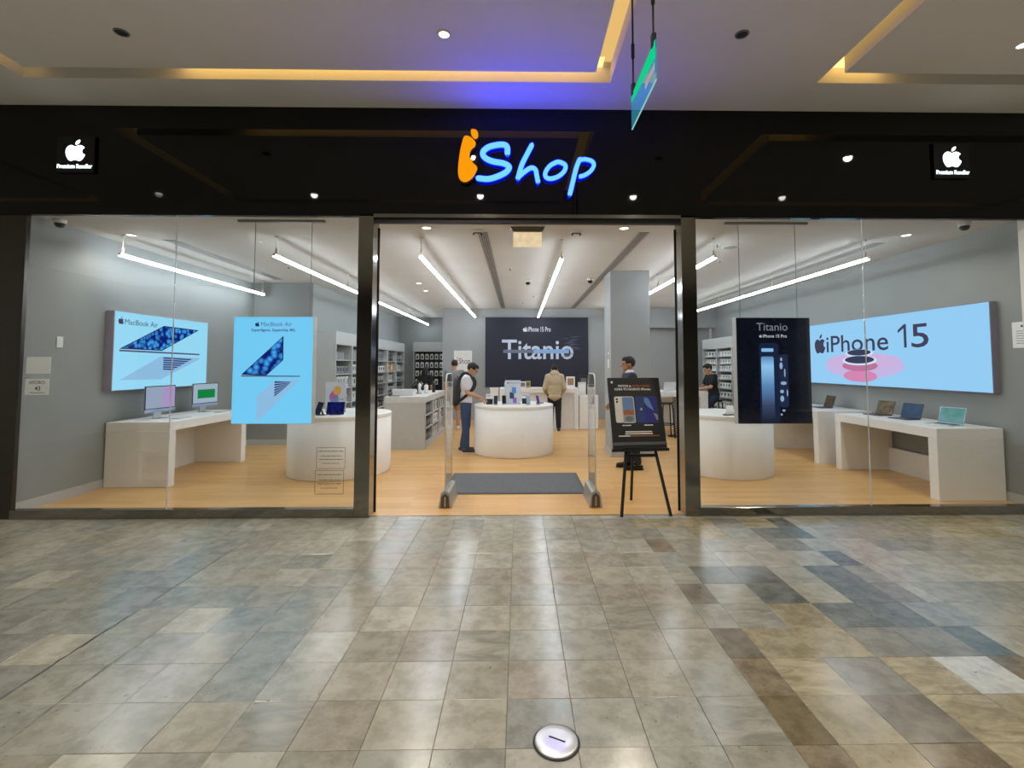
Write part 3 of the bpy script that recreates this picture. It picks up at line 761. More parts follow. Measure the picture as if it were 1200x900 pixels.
for z, r in ((.54, .33), (.42, .41)):
    flat(t, 'printed_lens_rim', ell(-.18, z, r, r * .2), -0.0958 - (.54 - z) * .004, emit('print white', (226, 232, 255), 1.0))
    flat(t, 'printed_lens', ell(-.18, z + .012, r * .85, r * .155), -0.0962 - (.54 - z) * .004, emit('print lens', (52, 60, 92), 1.0))

def hanging_panel(label, x, z, w, h, body, wires, trackx):
    t = thing('hanging_display', label, 'display panel', (x, 5.54, z), 0, 'panels hanging behind the window glass')
    obj('case', B(-w / 2, w / 2, 0.0, 0.1, 0, h, 0.004), body, t)
    obj('ceiling_track', B(trackx[0] - x, trackx[1] - x, 0.03, 0.07, SZ - z - 0.025, SZ - z - 0.001), M_GREYP, t)
    for wx in wires:
        obj('suspension_wire', MB().tube([(wx - x, 0.05, h), (wx - x, 0.05, SZ - z - 0.024)], 0.0035, 6), M_GREYP, t)
    return t
t = hanging_panel('pale blue lit panel with two laptops hanging in the left window', -2.785, 0.94, 0.9, 1.212, mat('panel side white', (196, 196, 192), 0.4), (-3.05, -2.4), (-3.25, -2.25))
obj('lit_face', B(-0.447, 0.447, -0.002, -0.0005, 0.004, 1.208), emit('backlit cyan', (122, 212, 255), 1.0), t)
def Q(x, y): return ((x - 372) / 535 * 0.9, (815 - y) / 750 * 1.212)
text('MacBook Air', 0.068, emit('print slate blue', (88, 96, 158), 1.0), t, 0.03, -0.004, Q(0, 132)[1], width=0.35)
fruit_logo(t, emit('print dark navy', (40, 44, 96), 1.0), Q(262, 0)[0], Q(0, 132)[1] - 0.005, 0.055, -0.004)
text('Superligera. Superchip M2.', 0.042, emit('print slate blue', (88, 96, 158), 1.0), t, 0.0, -0.004, Q(0, 168)[1], width=0.5, bold=0.0012)
laptop_art(t, [Q(165, 472), Q(440, 200), Q(442, 370), Q(330, 480)], [Q(165, 476), Q(555, 480), Q(555, 488), Q(165, 486)],
           [Q(272, 620), Q(390, 515), Q(555, 508), Q(292, 788), Q(272, 790)], [Q(388, 518), Q(498, 522), Q(470, 555), Q(388, 632)], -0.004)
t = hanging_panel('dark titanium phone panel hanging in the right window', 2.935, 0.93, 0.86, 1.222, mat('panel side white', (196, 196, 192), 0.4), (2.58, 3.25), (2.42, 3.4))
obj('dark_face', B(-0.427, 0.427, -0.003, -0.0005, 0.004, 1.218), mat('panel navy gloss', (22, 28, 50), 0.06, spec=0.6), t)
def Q2(x, y): return ((x - 350) / 530 * 0.86, (815 - y) / 745 * 1.222)
text('Titanio', 0.13, emit('print silver', (126, 130, 142), 1.0), t, Q2(343, 0)[0], -0.0045, Q2(0, 163)[1], width=0.36)
text('iPhone 15 Pro', 0.05, emit('print light', (190, 192, 200), 1.0), t, Q2(360, 0)[0], -0.0045, Q2(0, 212)[1], width=0.28, bold=0.0008)
fruit_logo(t, emit('print light', (190, 192, 200), 1.0), Q2(258, 0)[0], Q2(0, 212)[1], 0.034, -0.0045)
flat(t, 'printed_phone', rrect(*[Q2(245, 0)[0], Q2(385, 0)[0], Q2(0, 812)[1], Q2(0, 250)[1]], 0.04), -0.0038, emit('print deep navy', (26, 36, 62), 1.0))
def emit_grad(name, stops, z0, z1):
    m = emit(name, (0, 0, 0), 1.0); n = m.node_tree.nodes; l = m.node_tree.links
    e = [x for x in n if x.type == 'EMISSION'][0]
    tc = n.new('ShaderNodeTexCoord'); sx = n.new('ShaderNodeSeparateXYZ'); l.new(tc.outputs['Object'], sx.inputs[0])
    mr = n.new('ShaderNodeMapRange'); mr.inputs[1].default_value = z0; mr.inputs[2].default_value = z1; l.new(sx.outputs[2], mr.inputs[0])
    rp = n.new('ShaderNodeValToRGB')
    while len(rp.color_ramp.elements) < len(stops): rp.color_ramp.elements.new(0.5)
    for el, (p, c) in zip(rp.color_ramp.elements, stops): el.position = p; el.color = (*lin(c), 1)
    l.new(mr.outputs[0], rp.inputs[0]); l.new(rp.outputs[0], e.inputs[0]); return m
GR = emit_grad('print brushed blue', [(0, (22, 30, 50)), (0.25, (60, 74, 104)), (0.55, (96, 140, 190)), (0.85, (150, 205, 245)), (1, (90, 140, 190))], Q2(0, 800)[1], Q2(0, 345)[1])
flat(t, 'printed_back', rrect(Q2(258, 0)[0], Q2(348, 0)[0], Q2(0, 805)[1], Q2(0, 345)[1], 0.02), -0.0042, GR)
flat(t, 'printed_back', rrect(Q2(262, 0)[0], Q2(348, 0)[0], Q2(0, 312)[1], Q2(0, 288)[1], 0.008), -0.0042, emit('print ice', (140, 196, 240), 1.0))
for px_, py_, r1, r2 in ((402, 365, .012, .02), (400, 410, .018, .04), (425, 460, .008, .05), (415, 532, .035, .02), (402, 590, .022, .02), (402, 640, .022, .035), (440, 600, .008, .04), (412, 722, .018, .012), (395, 750, .012, .012)):
    flat(t, 'printed_glint', ell(*Q2(px_, py_), r1, r2, 14), -0.0043, emit('print glint', (150, 178, 215), 1.0))
flat(t, 'printed_edge', rrect(Q2(384, 0)[0], Q2(450, 0)[0], Q2(0, 700)[1], Q2(0, 330)[1], 0.03), -0.0036, emit('print night', (34, 44, 70), 1.0))

# back wall sign
t = thing('wall_banner', 'large dark navy banner reading Titanio on the back wall', 'banner', (0.536, 14.4, 0.97))
obj('board', B(-1.527, 1.527, -0.05, -0.001, 0, 2.05, 0.004), mat('banner navy', (40, 42, 58), 0.6, var=0.03), t)
M_SIL = emit('banner silver', (176, 190, 216), 1.0)
text('Titanio', 0.82, mat('banner silver print', (214, 224, 242), 0.5), t, 0.03, -0.052, 0.82, width=2.12, bold=0.008)
text('iPhone 15 Pro', 0.2, mat('banner white print', (226, 228, 232), 0.5), t, 0.07, -0.052, 1.63, width=0.68, bold=0.003)
fruit_logo(t, mat('banner white print', (226, 228, 232), 0.5), -0.35, 1.62, 0.15, -0.052)
for x0, x1, z0, z1, c in ((-1.0, -0.1, 0.99, 1.09, (120, 128, 148)), (-0.1, 0.95, 0.98, 1.1, (150, 190, 236))):
    flat(t, 'printed_phone_edge', rrect(x0, x1, z0, z1, 0.03), -0.0535, mat('banner edge %d' % c[0], c, 0.4))
rr = random.Random(3)
for k in range(14):
    x = rr.uniform(0.55, 1.0); z = 0.86 + k * 0.045
    flat(t, 'printed_streak', [(x, z), (x + rr.uniform(.25, .45), z + .03), (x + .2, z + .04)], -0.0531, mat('banner streak', (96, 104, 128), 0.6))
t = thing('wall_picture', 'small white framed shop name sign on the back wall', 'picture', (-1.655, 14.4, 1.38))
obj('board', B(-0.265, 0.265, -0.04, -0.001, 0, 0.65, 0.006), mat('picture white', (236, 234, 228), 0.5), t)
obj('shelf_rail', B(-0.265, 0.265, -0.07, -0.001, -0.05, -0.012), M_INK, t)
text('Shop', 0.24, M_INK, t, 0.05, -0.042, 0.26, width=0.34)
flat(t, 'printed_orange_i', rrect(-0.19, -0.15, 0.24, 0.4, 0.018), -0.042, mat('print orange', (226, 150, 60), 0.6))
flat(t, 'printed_orange_i', ell(-0.165, 0.44, 0.02, 0.025, 12), -0.042, mat('print orange', (226, 150, 60), 0.6))

# ================================================================== DISPLAY DESKS AND TABLES
def desk(label, x0, x1, y0, y1, wall):
    """wall desk: thick top, end panels, back panel on the wall side"""
    t = thing('display_desk', label, 'desk', ((x0 + x1) / 2, (y0 + y1) / 2, 0), 0, 'white wall desks')
    w, d = (x1 - x0) / 2, (y1 - y0) / 2; H = 0.85
    obj('desk_top', B(-w, w, -d, d, H - 0.12, H, 0.004), M_WHITE, t)
    for s in (-1, 1):
        y = s * (d - 0.065)
        obj('end_panel', B(-w, w, y - 0.065, y + 0.065, 0, H - 0.12, 0.004), M_WHITE2, t)
    xb = -w + 0.05 if wall == 'l' else w - 0.05
    obj('back_panel', B(xb - 0.02, xb + 0.02, -d + 0.13, d - 0.13, 0, 0.62 if wall == 'l' else 0.34), M_WHITE2, t)
    return t
desk('white display desk along the left wall', XL + 0.02, -4.6, 6.51, 8.32, 'l')
desk('nearer white display desk along the right wall', 4.955, XR - 0.02, 5.72, 7.58, 'r')
desk('farther white display desk along the right wall', 4.86, XR - 0.02, 7.86, 9.45, 'r')
def drum(label, x, y, r):
    t = thing('drum_table', label, 'table', (x, y, 0), 0, 'white drum display tables')
    obj('drum_body', MB().lathe([(r - 0.012, 0.0), (r - 0.005, 0.02), (r - 0.004, 0.825)], 64), M_WHITE2, t, smooth=False)
    obj('table_top', MB().lathe([(r - 0.004, 0.826), (r, 0.83), (r, 0.872), (r - 0.006, 0.88), (0.0001, 0.8801)], 64), M_WHITE, t)
    for p in t.children[0].data.polygons:
        if abs(p.normal.z) < 0.5: p.use_smooth = True
    return t
drum('white drum table behind the left window', -2.72, 7.52, 0.745)
drum('white drum table facing the doorway', -0.095, 9.1, 0.735)
drum('white drum table behind the right window', 3.14, 7.42, 0.675)

# shelf island
KX0, KX1, KY0, KY1, KH = -2.56, -1.78, 9.32, 11.75, 1.0
t = thing('shelf_island', 'grey counter island with product shelves in its right side', 'counter', ((KX0 + KX1) / 2, (KY0 + KY1) / 2, 0))
kw, kd = (KX1 - KX0) / 2, (KY1 - KY0) / 2
obj('island_top', B(-kw, kw, -kd, kd, KH - 0.12, KH, 0.005), mat('island top', (206, 206, 202), 0.35), t)
obj('body', B(-kw, kw - 0.3, -kd, kd, 0, KH - 0.12), M_GREYLAM, t)
obj('plinth', B(kw - 0.3, kw, -kd, kd, 0, 0.13), M_GREYLAM, t)
nb = 3; bw = (2 * kd - 0.06) / nb
for i in range(nb + 1):
    y = -kd + i * bw
    obj('divider', B(kw - 0.3, kw, y, y + 0.06 if i < nb else kd, 0.13, KH - 0.12), M_GREYLAM, t)
for i in range(nb):
    for z in (0.37, 0.62):
        obj('shelf', B(kw - 0.3, kw - 0.005, -kd + i * bw + 0.06, -kd + (i + 1) * bw, z, z + 0.02), M_GREYLAM, t)

# ------------------------------------------------ product boxes
BOXM = {}
def product_mesh(w, d, h, c1, c2):
    """box with front at local -y, chamfered, a lid seam and a printed patch"""
    key = (w, d, h, c1, c2)
    if key in BOXM: return BOXM[key]
    mb = MB().mat(0).box(-w / 2, w / 2, -d / 2, d / 2, 0, h, min(w, d, h) * 0.06)
    mb.mat(1).poly(rrect(-w * 0.3, w * 0.3, h * 0.3, h * 0.8, min(w, h) * 0.06, 2), -d / 2 - 0.0008)
    mb.mat(1).poly([(-w * 0.36, h * 0.1), (w * 0.2, h * 0.1), (w * 0.2, h * 0.16), (-w * 0.36, h * 0.16)], -d / 2 - 0.0008)
    me = mb.mesh('product_box', [mat('pack %d %d %d' % c1, c1, 0.5, var=0.02), mat('pack %d %d %d' % c2, c2, 0.5, var=0.02)])
    BOXM[key] = me
    return me
WHT, GRY, BLK, NVY, ORG, TNB = (232, 232, 228), (150, 152, 152), (34, 34, 36), (44, 54, 84), (226, 160, 52), (168, 138, 104)
CN = {WHT: 'white', GRY: 'grey', BLK: 'black', NVY: 'navy', ORG: 'orange', TNB: 'tan'}
NUM = ['first', 'second', 'third', 'fourth', 'fifth', 'sixth', 'seventh', 'eighth']
ORD = ['lowest', 'second', 'third', 'fourth', 'fifth', 'sixth', 'seventh', 'eighth', 'ninth']
NTH = ['nearest', 'second nearest', 'third nearest', 'fourth nearest', 'fifth nearest', 'farthest']
def shelf_unit(label, x, y0, y1, rot, zs, body_label, grp):
    """bookcase-like unit: local x along the run, front at local -y, depth 0.44"""
    w = (y1 - y0) / 2
    t = thing('shelf_unit', label, 'shelf unit', (x, (y0 + y1) / 2, 0), rot, grp)
    D = 0.44
    for s in (-1, 1): obj('side_panel', B(s * w - (0.03 if s > 0 else 0), s * w + (0.03 if s < 0 else 0), 0, D, 0, 2.3), M_GREYLAM, t)
    obj('back_panel', B(-w + 0.03, w - 0.03, D - 0.03, D, 0.1, 2.03), M_GREYLAM, t)
    obj('header', B(-w + 0.03, w - 0.03, 0, D, 2.03, 2.3), M_GREYLAM, t)
    obj('plinth', B(-w + 0.03, w - 0.03, 0.01, D, 0, 0.1), M_GREYLAM, t)
    for z in zs: obj('shelf', B(-w + 0.03, w - 0.03, 0.015, D - 0.03, z - 0.022, z), M_GREYLAM, t)
    return t
rb = random.Random(5)
LU = [9.92 + 0.985 * i for i in range(7)]
ZL = [0.12, 0.48, 0.80, 1.12, 1.42, 1.72]
for u in range(6):
    y0, y1 = LU[u], LU[u + 1]
    shelf_unit('%s grey shelf unit on the left side wall' % NTH[u], -3.72, y0, y1, PI / 2, ZL[1:], '', 'shelf units on the left side')
    for s, z in enumerate(ZL):
        if s == 0 and u < 5: continue
        y = y0 + 0.06
        gap = 0.3 if s < 5 else 0.26
        c1 = rb.choice([WHT, WHT, WHT, GRY, BLK] if u < 3 else [WHT, WHT, BLK, NVY, GRY])
        if u == 5: c1 = NVY if s in (2, 3, 5) else WHT
        if u == 3 and s in (3,): c1 = BLK
        w = rb.choice([0.1, 0.14, 0.18]); d = 0.16; h = rb.choice([0.16, 0.2, 0.24])
        c2 = rb.choice([GRY, NVY, BLK]) if c1 in (WHT, GRY) else rb.choice([GRY, WHT])
        for q in range(2 if (u, s) == (4, 4) else 5):
            if y + w > y1 - 0.06: break
            me = product_mesh(w, d, h, c1, c2)
            o = link('product_box', me, None, (-3.76 - d / 2 - 0.02, y + w / 2, z), (0, 0, PI / 2))
            tag(o, '%s product box, %s along the %s shelf of the %s left side shelf unit' % (CN[c1], NUM[q], ORD[s], NTH[u]), 'box', 'boxes on the left side shelves')
            y += w + rb.choice([0.02, 0.03, 0.06])
o = link('product_box', product_mesh(0.24, 0.16, 0.25, ORG, WHT), None, (-3.86, 14.5, 1.42), (0, 0, PI / 2))
tag(o, 'bright orange product box on the left side shelves', 'box', 'boxes on the left side shelves')
RU = [9.75 + 0.92 * i for i in range(5)]
ZR = [0.12, 0.34, 0.56, 0.8, 1.03, 1.26, 1.46, 1.64, 1.83]
for u in range(4):
    y0, y1 = RU[u], RU[u + 1]
    shelf_unit('%s grey shelf unit on the right side wall' % (NTH[u] if u < 3 else 'farthest'), 5.12, y0, y1, -PI / 2, ZR[1:], '', 'shelf units on the right side')
    if u < 1: continue
    for s, z in enumerate(ZR):
        if s < 1: continue
        y = y0 + 0.05; w = rb.choice([0.1, 0.12, 0.14, 0.17]); h = rb.choice([0.1, 0.13, 0.15]); d = 0.16
        if s == 7: h = 0.12
        c2 = rb.choice([GRY, NVY, BLK, GRY])
        for q in range(7):
            if y + w > y1 - 0.05: break
            grn = (u == 2 and s == 4 and q == 2)
            cc = (40, 176, 92) if grn else c2
            o = link('product_box', product_mesh(w, d, h, WHT, cc), None, (5.17 + d / 2, y + w / 2, z), (0, 0, -PI / 2))
            lb = 'white product box with green print on the right side shelves' if grn else 'white product box, %s along the %s shelf of the %s right side shelf unit' % (NUM[q], ORD[s], NTH[u] if u < 3 else 'farthest')
            tag(o, lb, 'box', 'boxes on the right side shelves')
            y += w + rb.choice([0.012, 0.02, 0.03])

# back shelf wall of hanging packs
t = thing('case_wall', 'black display wall of hanging packs at the back left', 'display wall', (-2.95, 17.05, 0))
obj('header', B(-0.7, 0.69, -0.25, -0.001, 2.07, 2.4), M_GREYLAM, t)
obj('side_panel', B(-0.7, -0.67, -0.25, -0.001, 0.0, 2.07), M_GREYLAM, t)
obj('side_panel', B(0.66, 0.69, -0.25, -0.001, 0.0, 2.07), M_GREYLAM, t)
obj('black_back', B(-0.67, 0.66, -0.03, -0.001, 0.62, 2.07), mat('display black', (26, 24, 24), 0.6), t)
obj('base_cabinet', B(-0.67, 0.66, -0.25, -0.001, 0.0, 0.62), M_GREYLAM, t)
pk = MB().mat(0).prism([(-.055, 0), (.055, 0), (.055, .17), (.04, .195), (-.04, .195), (-.055, .17)], -.02, .02)
pk.mat(1).poly(rrect(-.028, .028, .03, .13, .01, 3), -.0212)
pkm = pk.mesh('hanging_pack', [mat('pack 232 232 228', WHT, 0.5), mat('pack window', (70, 70, 74), 0.4)])
ROWN = ['top', 'second', 'third', 'lowest']
for r in range(4):
    for c in range(8):
        x, z = -3.53 + c * 0.165, 1.80 - r * 0.29
        hk = obj('hook', MB().tube([(x + 2.95, -0.03, z + 0.19), (x + 2.95, -0.12, z + 0.19), (x + 2.95, -0.13, z + 0.2)], 0.003, 6), M_ALU, t)
        if r == 3 and c in (1, 2, 5): continue
        o = link('hanging_pack', pkm, None, (x, 17.05 - 0.09, z))
        tag(o, 'white case pack, %s from the left in the %s row of the black display wall' % (NUM[c], ROWN[r]), 'pack', 'hanging packs on the black wall')

# island shelf goods: local front faces +x
colsets = [[BLK, (46, 40, 38), BLK], [GRY, WHT, TNB], [TNB, (120, 84, 52), BLK]]
for i in range(nb):
    for s, z in enumerate((0.131, 0.391, 0.641)):
        y = KY0 + i * bw + 0.09; q = 0
        c1 = colsets[i][s] if i else [(52, 46, 44), BLK, (64, 62, 62)][s]
        w = 0.1 if i == 0 else rb.choice([0.08, 0.12, 0.2]); h = rb.choice([0.17, 0.2])
        while y + w < KY0 + (i + 1) * bw - 0.03 and q < 6:
            cc = c1 if (q % 2 == 0) else (WHT if i else NVY)
            nm = CN.get(cc, 'brown')
            o = link('product_box', product_mesh(w, 0.12, h, cc, GRY), None, (KX1 - 0.09, y + w / 2, z), (0, 0, PI / 2))
            tag(o, '%s boxed item, %s on the %s shelf in the %s bay of the island' % (nm, NUM[q], ORD[s] if s < 2 else 'top', ['near', 'middle', 'far'][i]), 'box', 'boxes in the island shelves')
            y += w + 0.03; q += 1
# on the island
t = thing('display_tray', 'white tray box on top of the grey island', 'tray', (-2.28, 9.75, KH))
obj('tray_body', MB().box(-.2, .2, -.15, .15, 0, .1, .008), M_WHITEP, t); obj('tray_rim', MB().box(-.21, .21, -.16, -.15, 0.08, .12).box(-.21, .21, .15, .16, .08, .12).box(-.21, -.2, -.15, .15, .08, .12).box(.2, .21, -.15, .15, .08, .12), M_WHITEP, t)
t = thing('headphones', 'black headphones on a stand on the grey island', 'headphones', (-2.14, 10.35, KH))
obj('stand', MB().lathe([(.08, 0), (.08, .012), (.012, .016), (.01, .22), (.0001, .225)], 20), M_DARK, t)
obj('band', MB().tube([(.1 * math.cos(a), 0, .15 + .1 * math.sin(a)) for a in [PI * k / 10 for k in range(11)]], .013, 8), M_BLACK, t, smooth=True)
for s in (-1, 1): obj('ear_cup', MB().ball((s * .095, 0, .12), (.03, .045, .055)), M_BLACK, t, smooth=True)
for x, y, h, r, m, lb in ((-2.0, 10.55, .2, .045, M_WHITEP, 'white cylinder speaker on the grey island'), (-1.9, 10.9, .24, .035, M_DARK, 'dark bottle on the grey island nearest its back corner'), (-2.25, 11.2, .22, .05, M_WHITEP, 'white jar at the back of the grey island')):
    t = thing('cylinder_speaker' if 'speaker' in lb else ('bottle' if 'bottle' in lb else 'jar'), lb, 'bottle' if 'bottle' in lb else 'container', (x, y, KH))
    obj('body', MB().lathe([(r, 0), (r * 1.02, .02), (r, h * .8), (r * .6, h * .9)], 20), m, t, smooth=True)
    obj('cap', MB().lathe([(r * .6, h * .9), (r * .6, h), (.0001, h + .002)], 20), M_GREYP, t)
t = thing('desk_lamp_tablet', 'flat tablet lying on the near end of the grey island', 'tablet', (-2.42, 9.5, KH), 0.3)
t.name = 'tablet'
obj('body', B(-.1, .1, -.07, .07, 0, .008, .003), M_DARK, t); obj('screen', B(-.093, .093, -.063, .063, .008, .0088), M_BLACKG, t)

# ------------------------------------------------ desktop computers on the left desk
def desktop(label, x, y, rz, art):
    t = thing('desktop_computer', label, 'computer', (x, y, 0.85), rz, 'desktop computers on the left desk')
    obj('foot', B(-.075, .075, -.07, .07, 0, .008, .003), M_ALU, t)
    obj('neck', MB().bar((0, .05, .005), (0, .03, .2), .13, .01, (0, 1, 0)), M_ALU, t)
    obj('body', B(-.274, .274, 0, .016, .09, .46, .004), M_ALU, t)
    obj('chin', B(-.272, .272, -.0015, -.0002, .092, .135), mat('chin pale blue', (158, 176, 206), .35), t)
    sc = obj('screen', B(-.272, .272, -.002, -.0003, .136, .458), M_BLACKG, t)
    obj('wallpaper', MB().poly([(-.26, .145), (.26, .145), (.26, .448), (-.26, .448)], -.0026), art[0], sc)
    obj('wallpaper_shape', MB().poly([(p[0], p[1]) for p in art[2]], -.0031), art[1], sc)
    return t
desktop('desktop computer with a pink and grey screen on the left desk', -5.1, 7.02, PI / 2 - .06, (emit('screen grey blue', (168, 182, 206), .85), emit('screen lilac', (188, 160, 214), .9), [(.02, .16), (.25, .16), (.25, .44), (.05, .44)]))
desktop('desktop computer with a green block on screen on the left desk', -5.08, 7.98, PI / 2 - .12, (emit('screen pale', (176, 196, 214), .85), emit('screen green', (22, 140, 70), .9), [(-.17, .22), (.2, .22), (.2, .36), (-.17, .36)]))
for y, lb in ((7.02, 'white keyboard in front of the pink screen computer'), (7.98, 'white keyboard in front of the green screen computer')):
    t = thing('keyboard', lb, 'keyboard', (-4.8, y, 0.85), PI / 2, 'keyboards on the left desk')
    obj('base', B(-.14, .14, -.057, .057, 0, .009, .003), M_ALU, t)
    mb = MB()
    for r in range(5):
        for c in range(13): mb.box(-.13 + c * .02, -.113 + c * .02, -.05 + r * .02, -.033 + r * .02, .009, .012)
    k = obj('keys', mb, M_WHITEP, t); k['kind'] = 'stuff'

# ------------------------------------------------ laptops on the right desks
def laptop(label, x, y, z, rz, m_screen, lidm=M_ALU, tilt=108):
    t = thing('laptop', label, 'laptop', (x, y, z), rz, 'laptops on the right desks')
    obj('base', B(-.152, .152, -.107, .107, 0, .012, .004), lidm, t)
    obj('key_bed', B(-.135, .135, -.005, .085, .012, .0128), M_DARK, t)
    obj('trackpad', B(-.05, .05, -.095, -.02, .012, .0125), M_GREYP, t)
    lid = obj('lid', B(-.152, .152, 0, .006, 0, .212, .002), lidm, t, (0, .107, .012), (-math.radians(tilt - 90), 0, 0))
    obj('screen', B(-.146, .146, -.0012, -.0002, .006, .206), m_screen, lid)
    return t
laptop('open laptop with a green and white screen, nearest on the right desk', 5.36, 6.08, .85, -PI / 2 + .22, emit_pattern('screen green mix', (150, 175, 205), (60, 150, 120), 5, 'noise', .8))
laptop('open laptop with a dark blue screen, middle of the near right desk', 5.38, 6.74,   .85, -PI / 2 + .15, emit_pattern('screen dark blue', (42, 62, 88), (70, 96, 124), 6, 'noise', .8), M_DARK)
laptop('open laptop with a brown patterned screen on the near right desk', 5.4, 7.27, .85, -PI / 2 + .1, emit_pattern('screen brown', (58, 52, 46), (128, 116, 96), 14, 'noise', .8), M_DARK)
laptop('open laptop with a dark screen on the farther right desk', 5.36, 8.55, .85, -PI / 2 - .1, emit_pattern('screen dark brown', (46, 42, 38), (96, 84, 70), 12, 'noise', .8), M_DARK)

# ------------------------------------------------ goods on the drum tables
def acrylic_sign(name, label, x, y, z, w, h, rz=0):
    t = thing(name, label, 'display sign', (x, y, z), rz)
    obj('base', B(-w / 2, w / 2, -.04, .04, 0, .006), M_ACRYL, t)
    obj('card', MB().box(-w / 2, w / 2, 0, .004, .006, h), mat('sign card', (212, 220, 232), .4), t)
    return t
def tablet_stand(label, x, y, z, w, h, rz, scr, grp):
    t = thing('tablet', label, 'tablet', (x, y, z), rz, grp)
    obj('stand_foot', B(-w * .3, w * .3, -.03, .09, 0, .008, .002), M_DARK, t)
    obj('stand_arm', MB().bar((0, .07, .006), (0, .03, h * .55), w * .3, .008, (0, 1, 0)), M_DARK, t)
    b = obj('body', B(-w / 2, w / 2, 0, .009, 0, h, .003), M_DARK, t, (0, -.025, .008), (-math.radians(20), 0, 0))
    obj('screen', B(-w / 2 + .006, w / 2 - .006, -.001, -.0002, .006, h - .006), scr, b)
    return t
TZ = 0.8801
tablet_stand('tablet with a dark blue screen in front of the white card sign', -2.66, 7.12, TZ, .25, .19, .08, emit_pattern('screen navy petals', (14, 16, 44), (40, 52, 170), 24, 'voronoi', .3), 'tablets on the left drum table')
tablet_stand('dark tablet seen edge-on beside the hanging blue panel', -2.9, 7.1, TZ, .25, .19, -.9, emit_pattern('screen navy night', (18, 24, 38), (40, 58, 84), 18, 'noise', .6), 'tablets on the left drum table')
t = acrylic_sign('card_sign', 'white card sign with a multicoloured fruit on the left drum table', -2.82, 7.55, TZ, .31, .46, .05)
for pts, c in (([(-.1, .2), (.02, .12), (.04, .24), (-.02, .3)], (130, 160, 220)), ([(-.1, .24), (-.02, .2), (.04, .3), (-.03, .34)], (196, 120, 176)), ([(-.04, .3), (.05, .26), (.08, .36), (0, .4)], (238, 180, 90))):
    q = [(p.x, p.y) for p in catmull([(a, b, 0) for a, b in pts], 4, True)]
    flat(t, 'printed_shape', q, -.0012 - .0003 * len(t.children), mat('print %d' % c[0], c, .5))
obj('print_line', B(.05, .12, -.0015, -.0005, .19, .2), M_GREYP, t)
t = thing('phone', 'phone standing at the right side of the left drum table', 'phone', (-2.2, 7.45, TZ), .2)
obj('puck', MB().lathe([(.035, 0), (.033, .01), (.0001, .011)], 20), M_ALU, t)
obj('body', B(-.036, .036, 0, .008, .01, .155, .003), M_DARK, t)
obj('screen', B(-.033, .033, -.001, -.0002, .013, .152), emit('phone screen blue', (70, 92, 130), .6), t)

# doorway drum table
t = acrylic_sign('phone_sign', 'tall pale card sign with phones on the doorway drum table', -.11, 9.05, TZ, .29, .44)
text('iPhone 15', .04, M_INK, t, .03, -.002, .38, width=.18); fruit_logo(t, M_INK, -.09, .377, .034, -.002)
for x0, x1, z0, z1, c in ((-.02, .06, .2, .31, (86, 150, 220)), (-.06, .02, .1, .22, (70, 74, 92)), (0, .07, .02, .12, (150, 120, 200))):
    flat(t, 'printed_phone', rrect(x0, x1, z0, z1, .012), -.002 - z0 * .004, mat('print phone %d' % c[0], c, .4))
def demo_phone(label, x, y, z, rz, c, lean=15):
    t = thing('phone', label, 'phone', (x, y, z), rz, 'demo phones on the doorway drum table')
    obj('puck', MB().lathe([(.04, 0), (.038, .014), (.0001, .015)], 20), M_ALU, t)
    obj('pin', MB().tube([(0, .01, .012), (0, .006, .07)], .008, 8), M_ALU, t)
    b = obj('body', B(-.037, .037, 0, .008, 0, .15, .003), M_DARK, t, (0, -.02, .02), (-math.radians(lean), 0, 0))
    obj('screen', B(-.034, .034, -.0012, -.0002, .003, .147), emit('phone screen %d' % c[0], c, .7), b)
demo_phone('demo phone at the left front of the doorway drum table', -.42, 8.86, TZ, -.2, (60, 66, 84))
demo_phone('demo phone with a purple screen leaning at the right of the doorway drum table', .35, 8.9, TZ, .9, (92, 70, 150))
demo_phone('demo phone with a pale screen right of the tall card sign', .17, 8.85, TZ, .3, (150, 180, 210))
demo_phone('dark demo phone left of the tall card sign', -.27, 8.95, TZ, .15, (40, 42, 50))
for x, y, lb in ((-.54, 9.0, 'small card holder by the customer with the backpack'), (.12, 9.12, 'small card holder right of the tall card sign')):
    t = thing('card_holder', lb, 'card holder', (x, y, TZ), 0, 'card holders on the doorway table')
    obj('block', B(-.06, .06, -.02, .02, 0, .1, .004), M_DARK, t)
    obj('card', B(-.065, .065, -.004, .004, .1, .19), M_PAPER, t)
    obj('print_line', B(-.05, .03, -.006, -.0042, .15, .16), M_GREYP, t)
t = thing('charging_pad', 'round grey charging pad on the doorway drum table', 'charger', (.4, 9.25, TZ))
obj('pad', MB().lathe([(.075, 0), (.075, .014), (.068, .019), (.0001, .0192)], 28), M_GREYP, t); obj('ring', MB().lathe([(.05, .0193), (.05, .0205), (.043, .0205), (.043, .0193)], 28), M_WHITEP, t)
t = thing('price_card', 'flat price card lying on the doorway drum table', 'card', (.2, 9.0, TZ), .2)
obj('sheet', B(-.1, .1, -.06, .06, 0, .003), M_PAPER, t); obj('print_line', B(-.07, .05, -.01, .01, .003, .0035), M_GREYP, t)
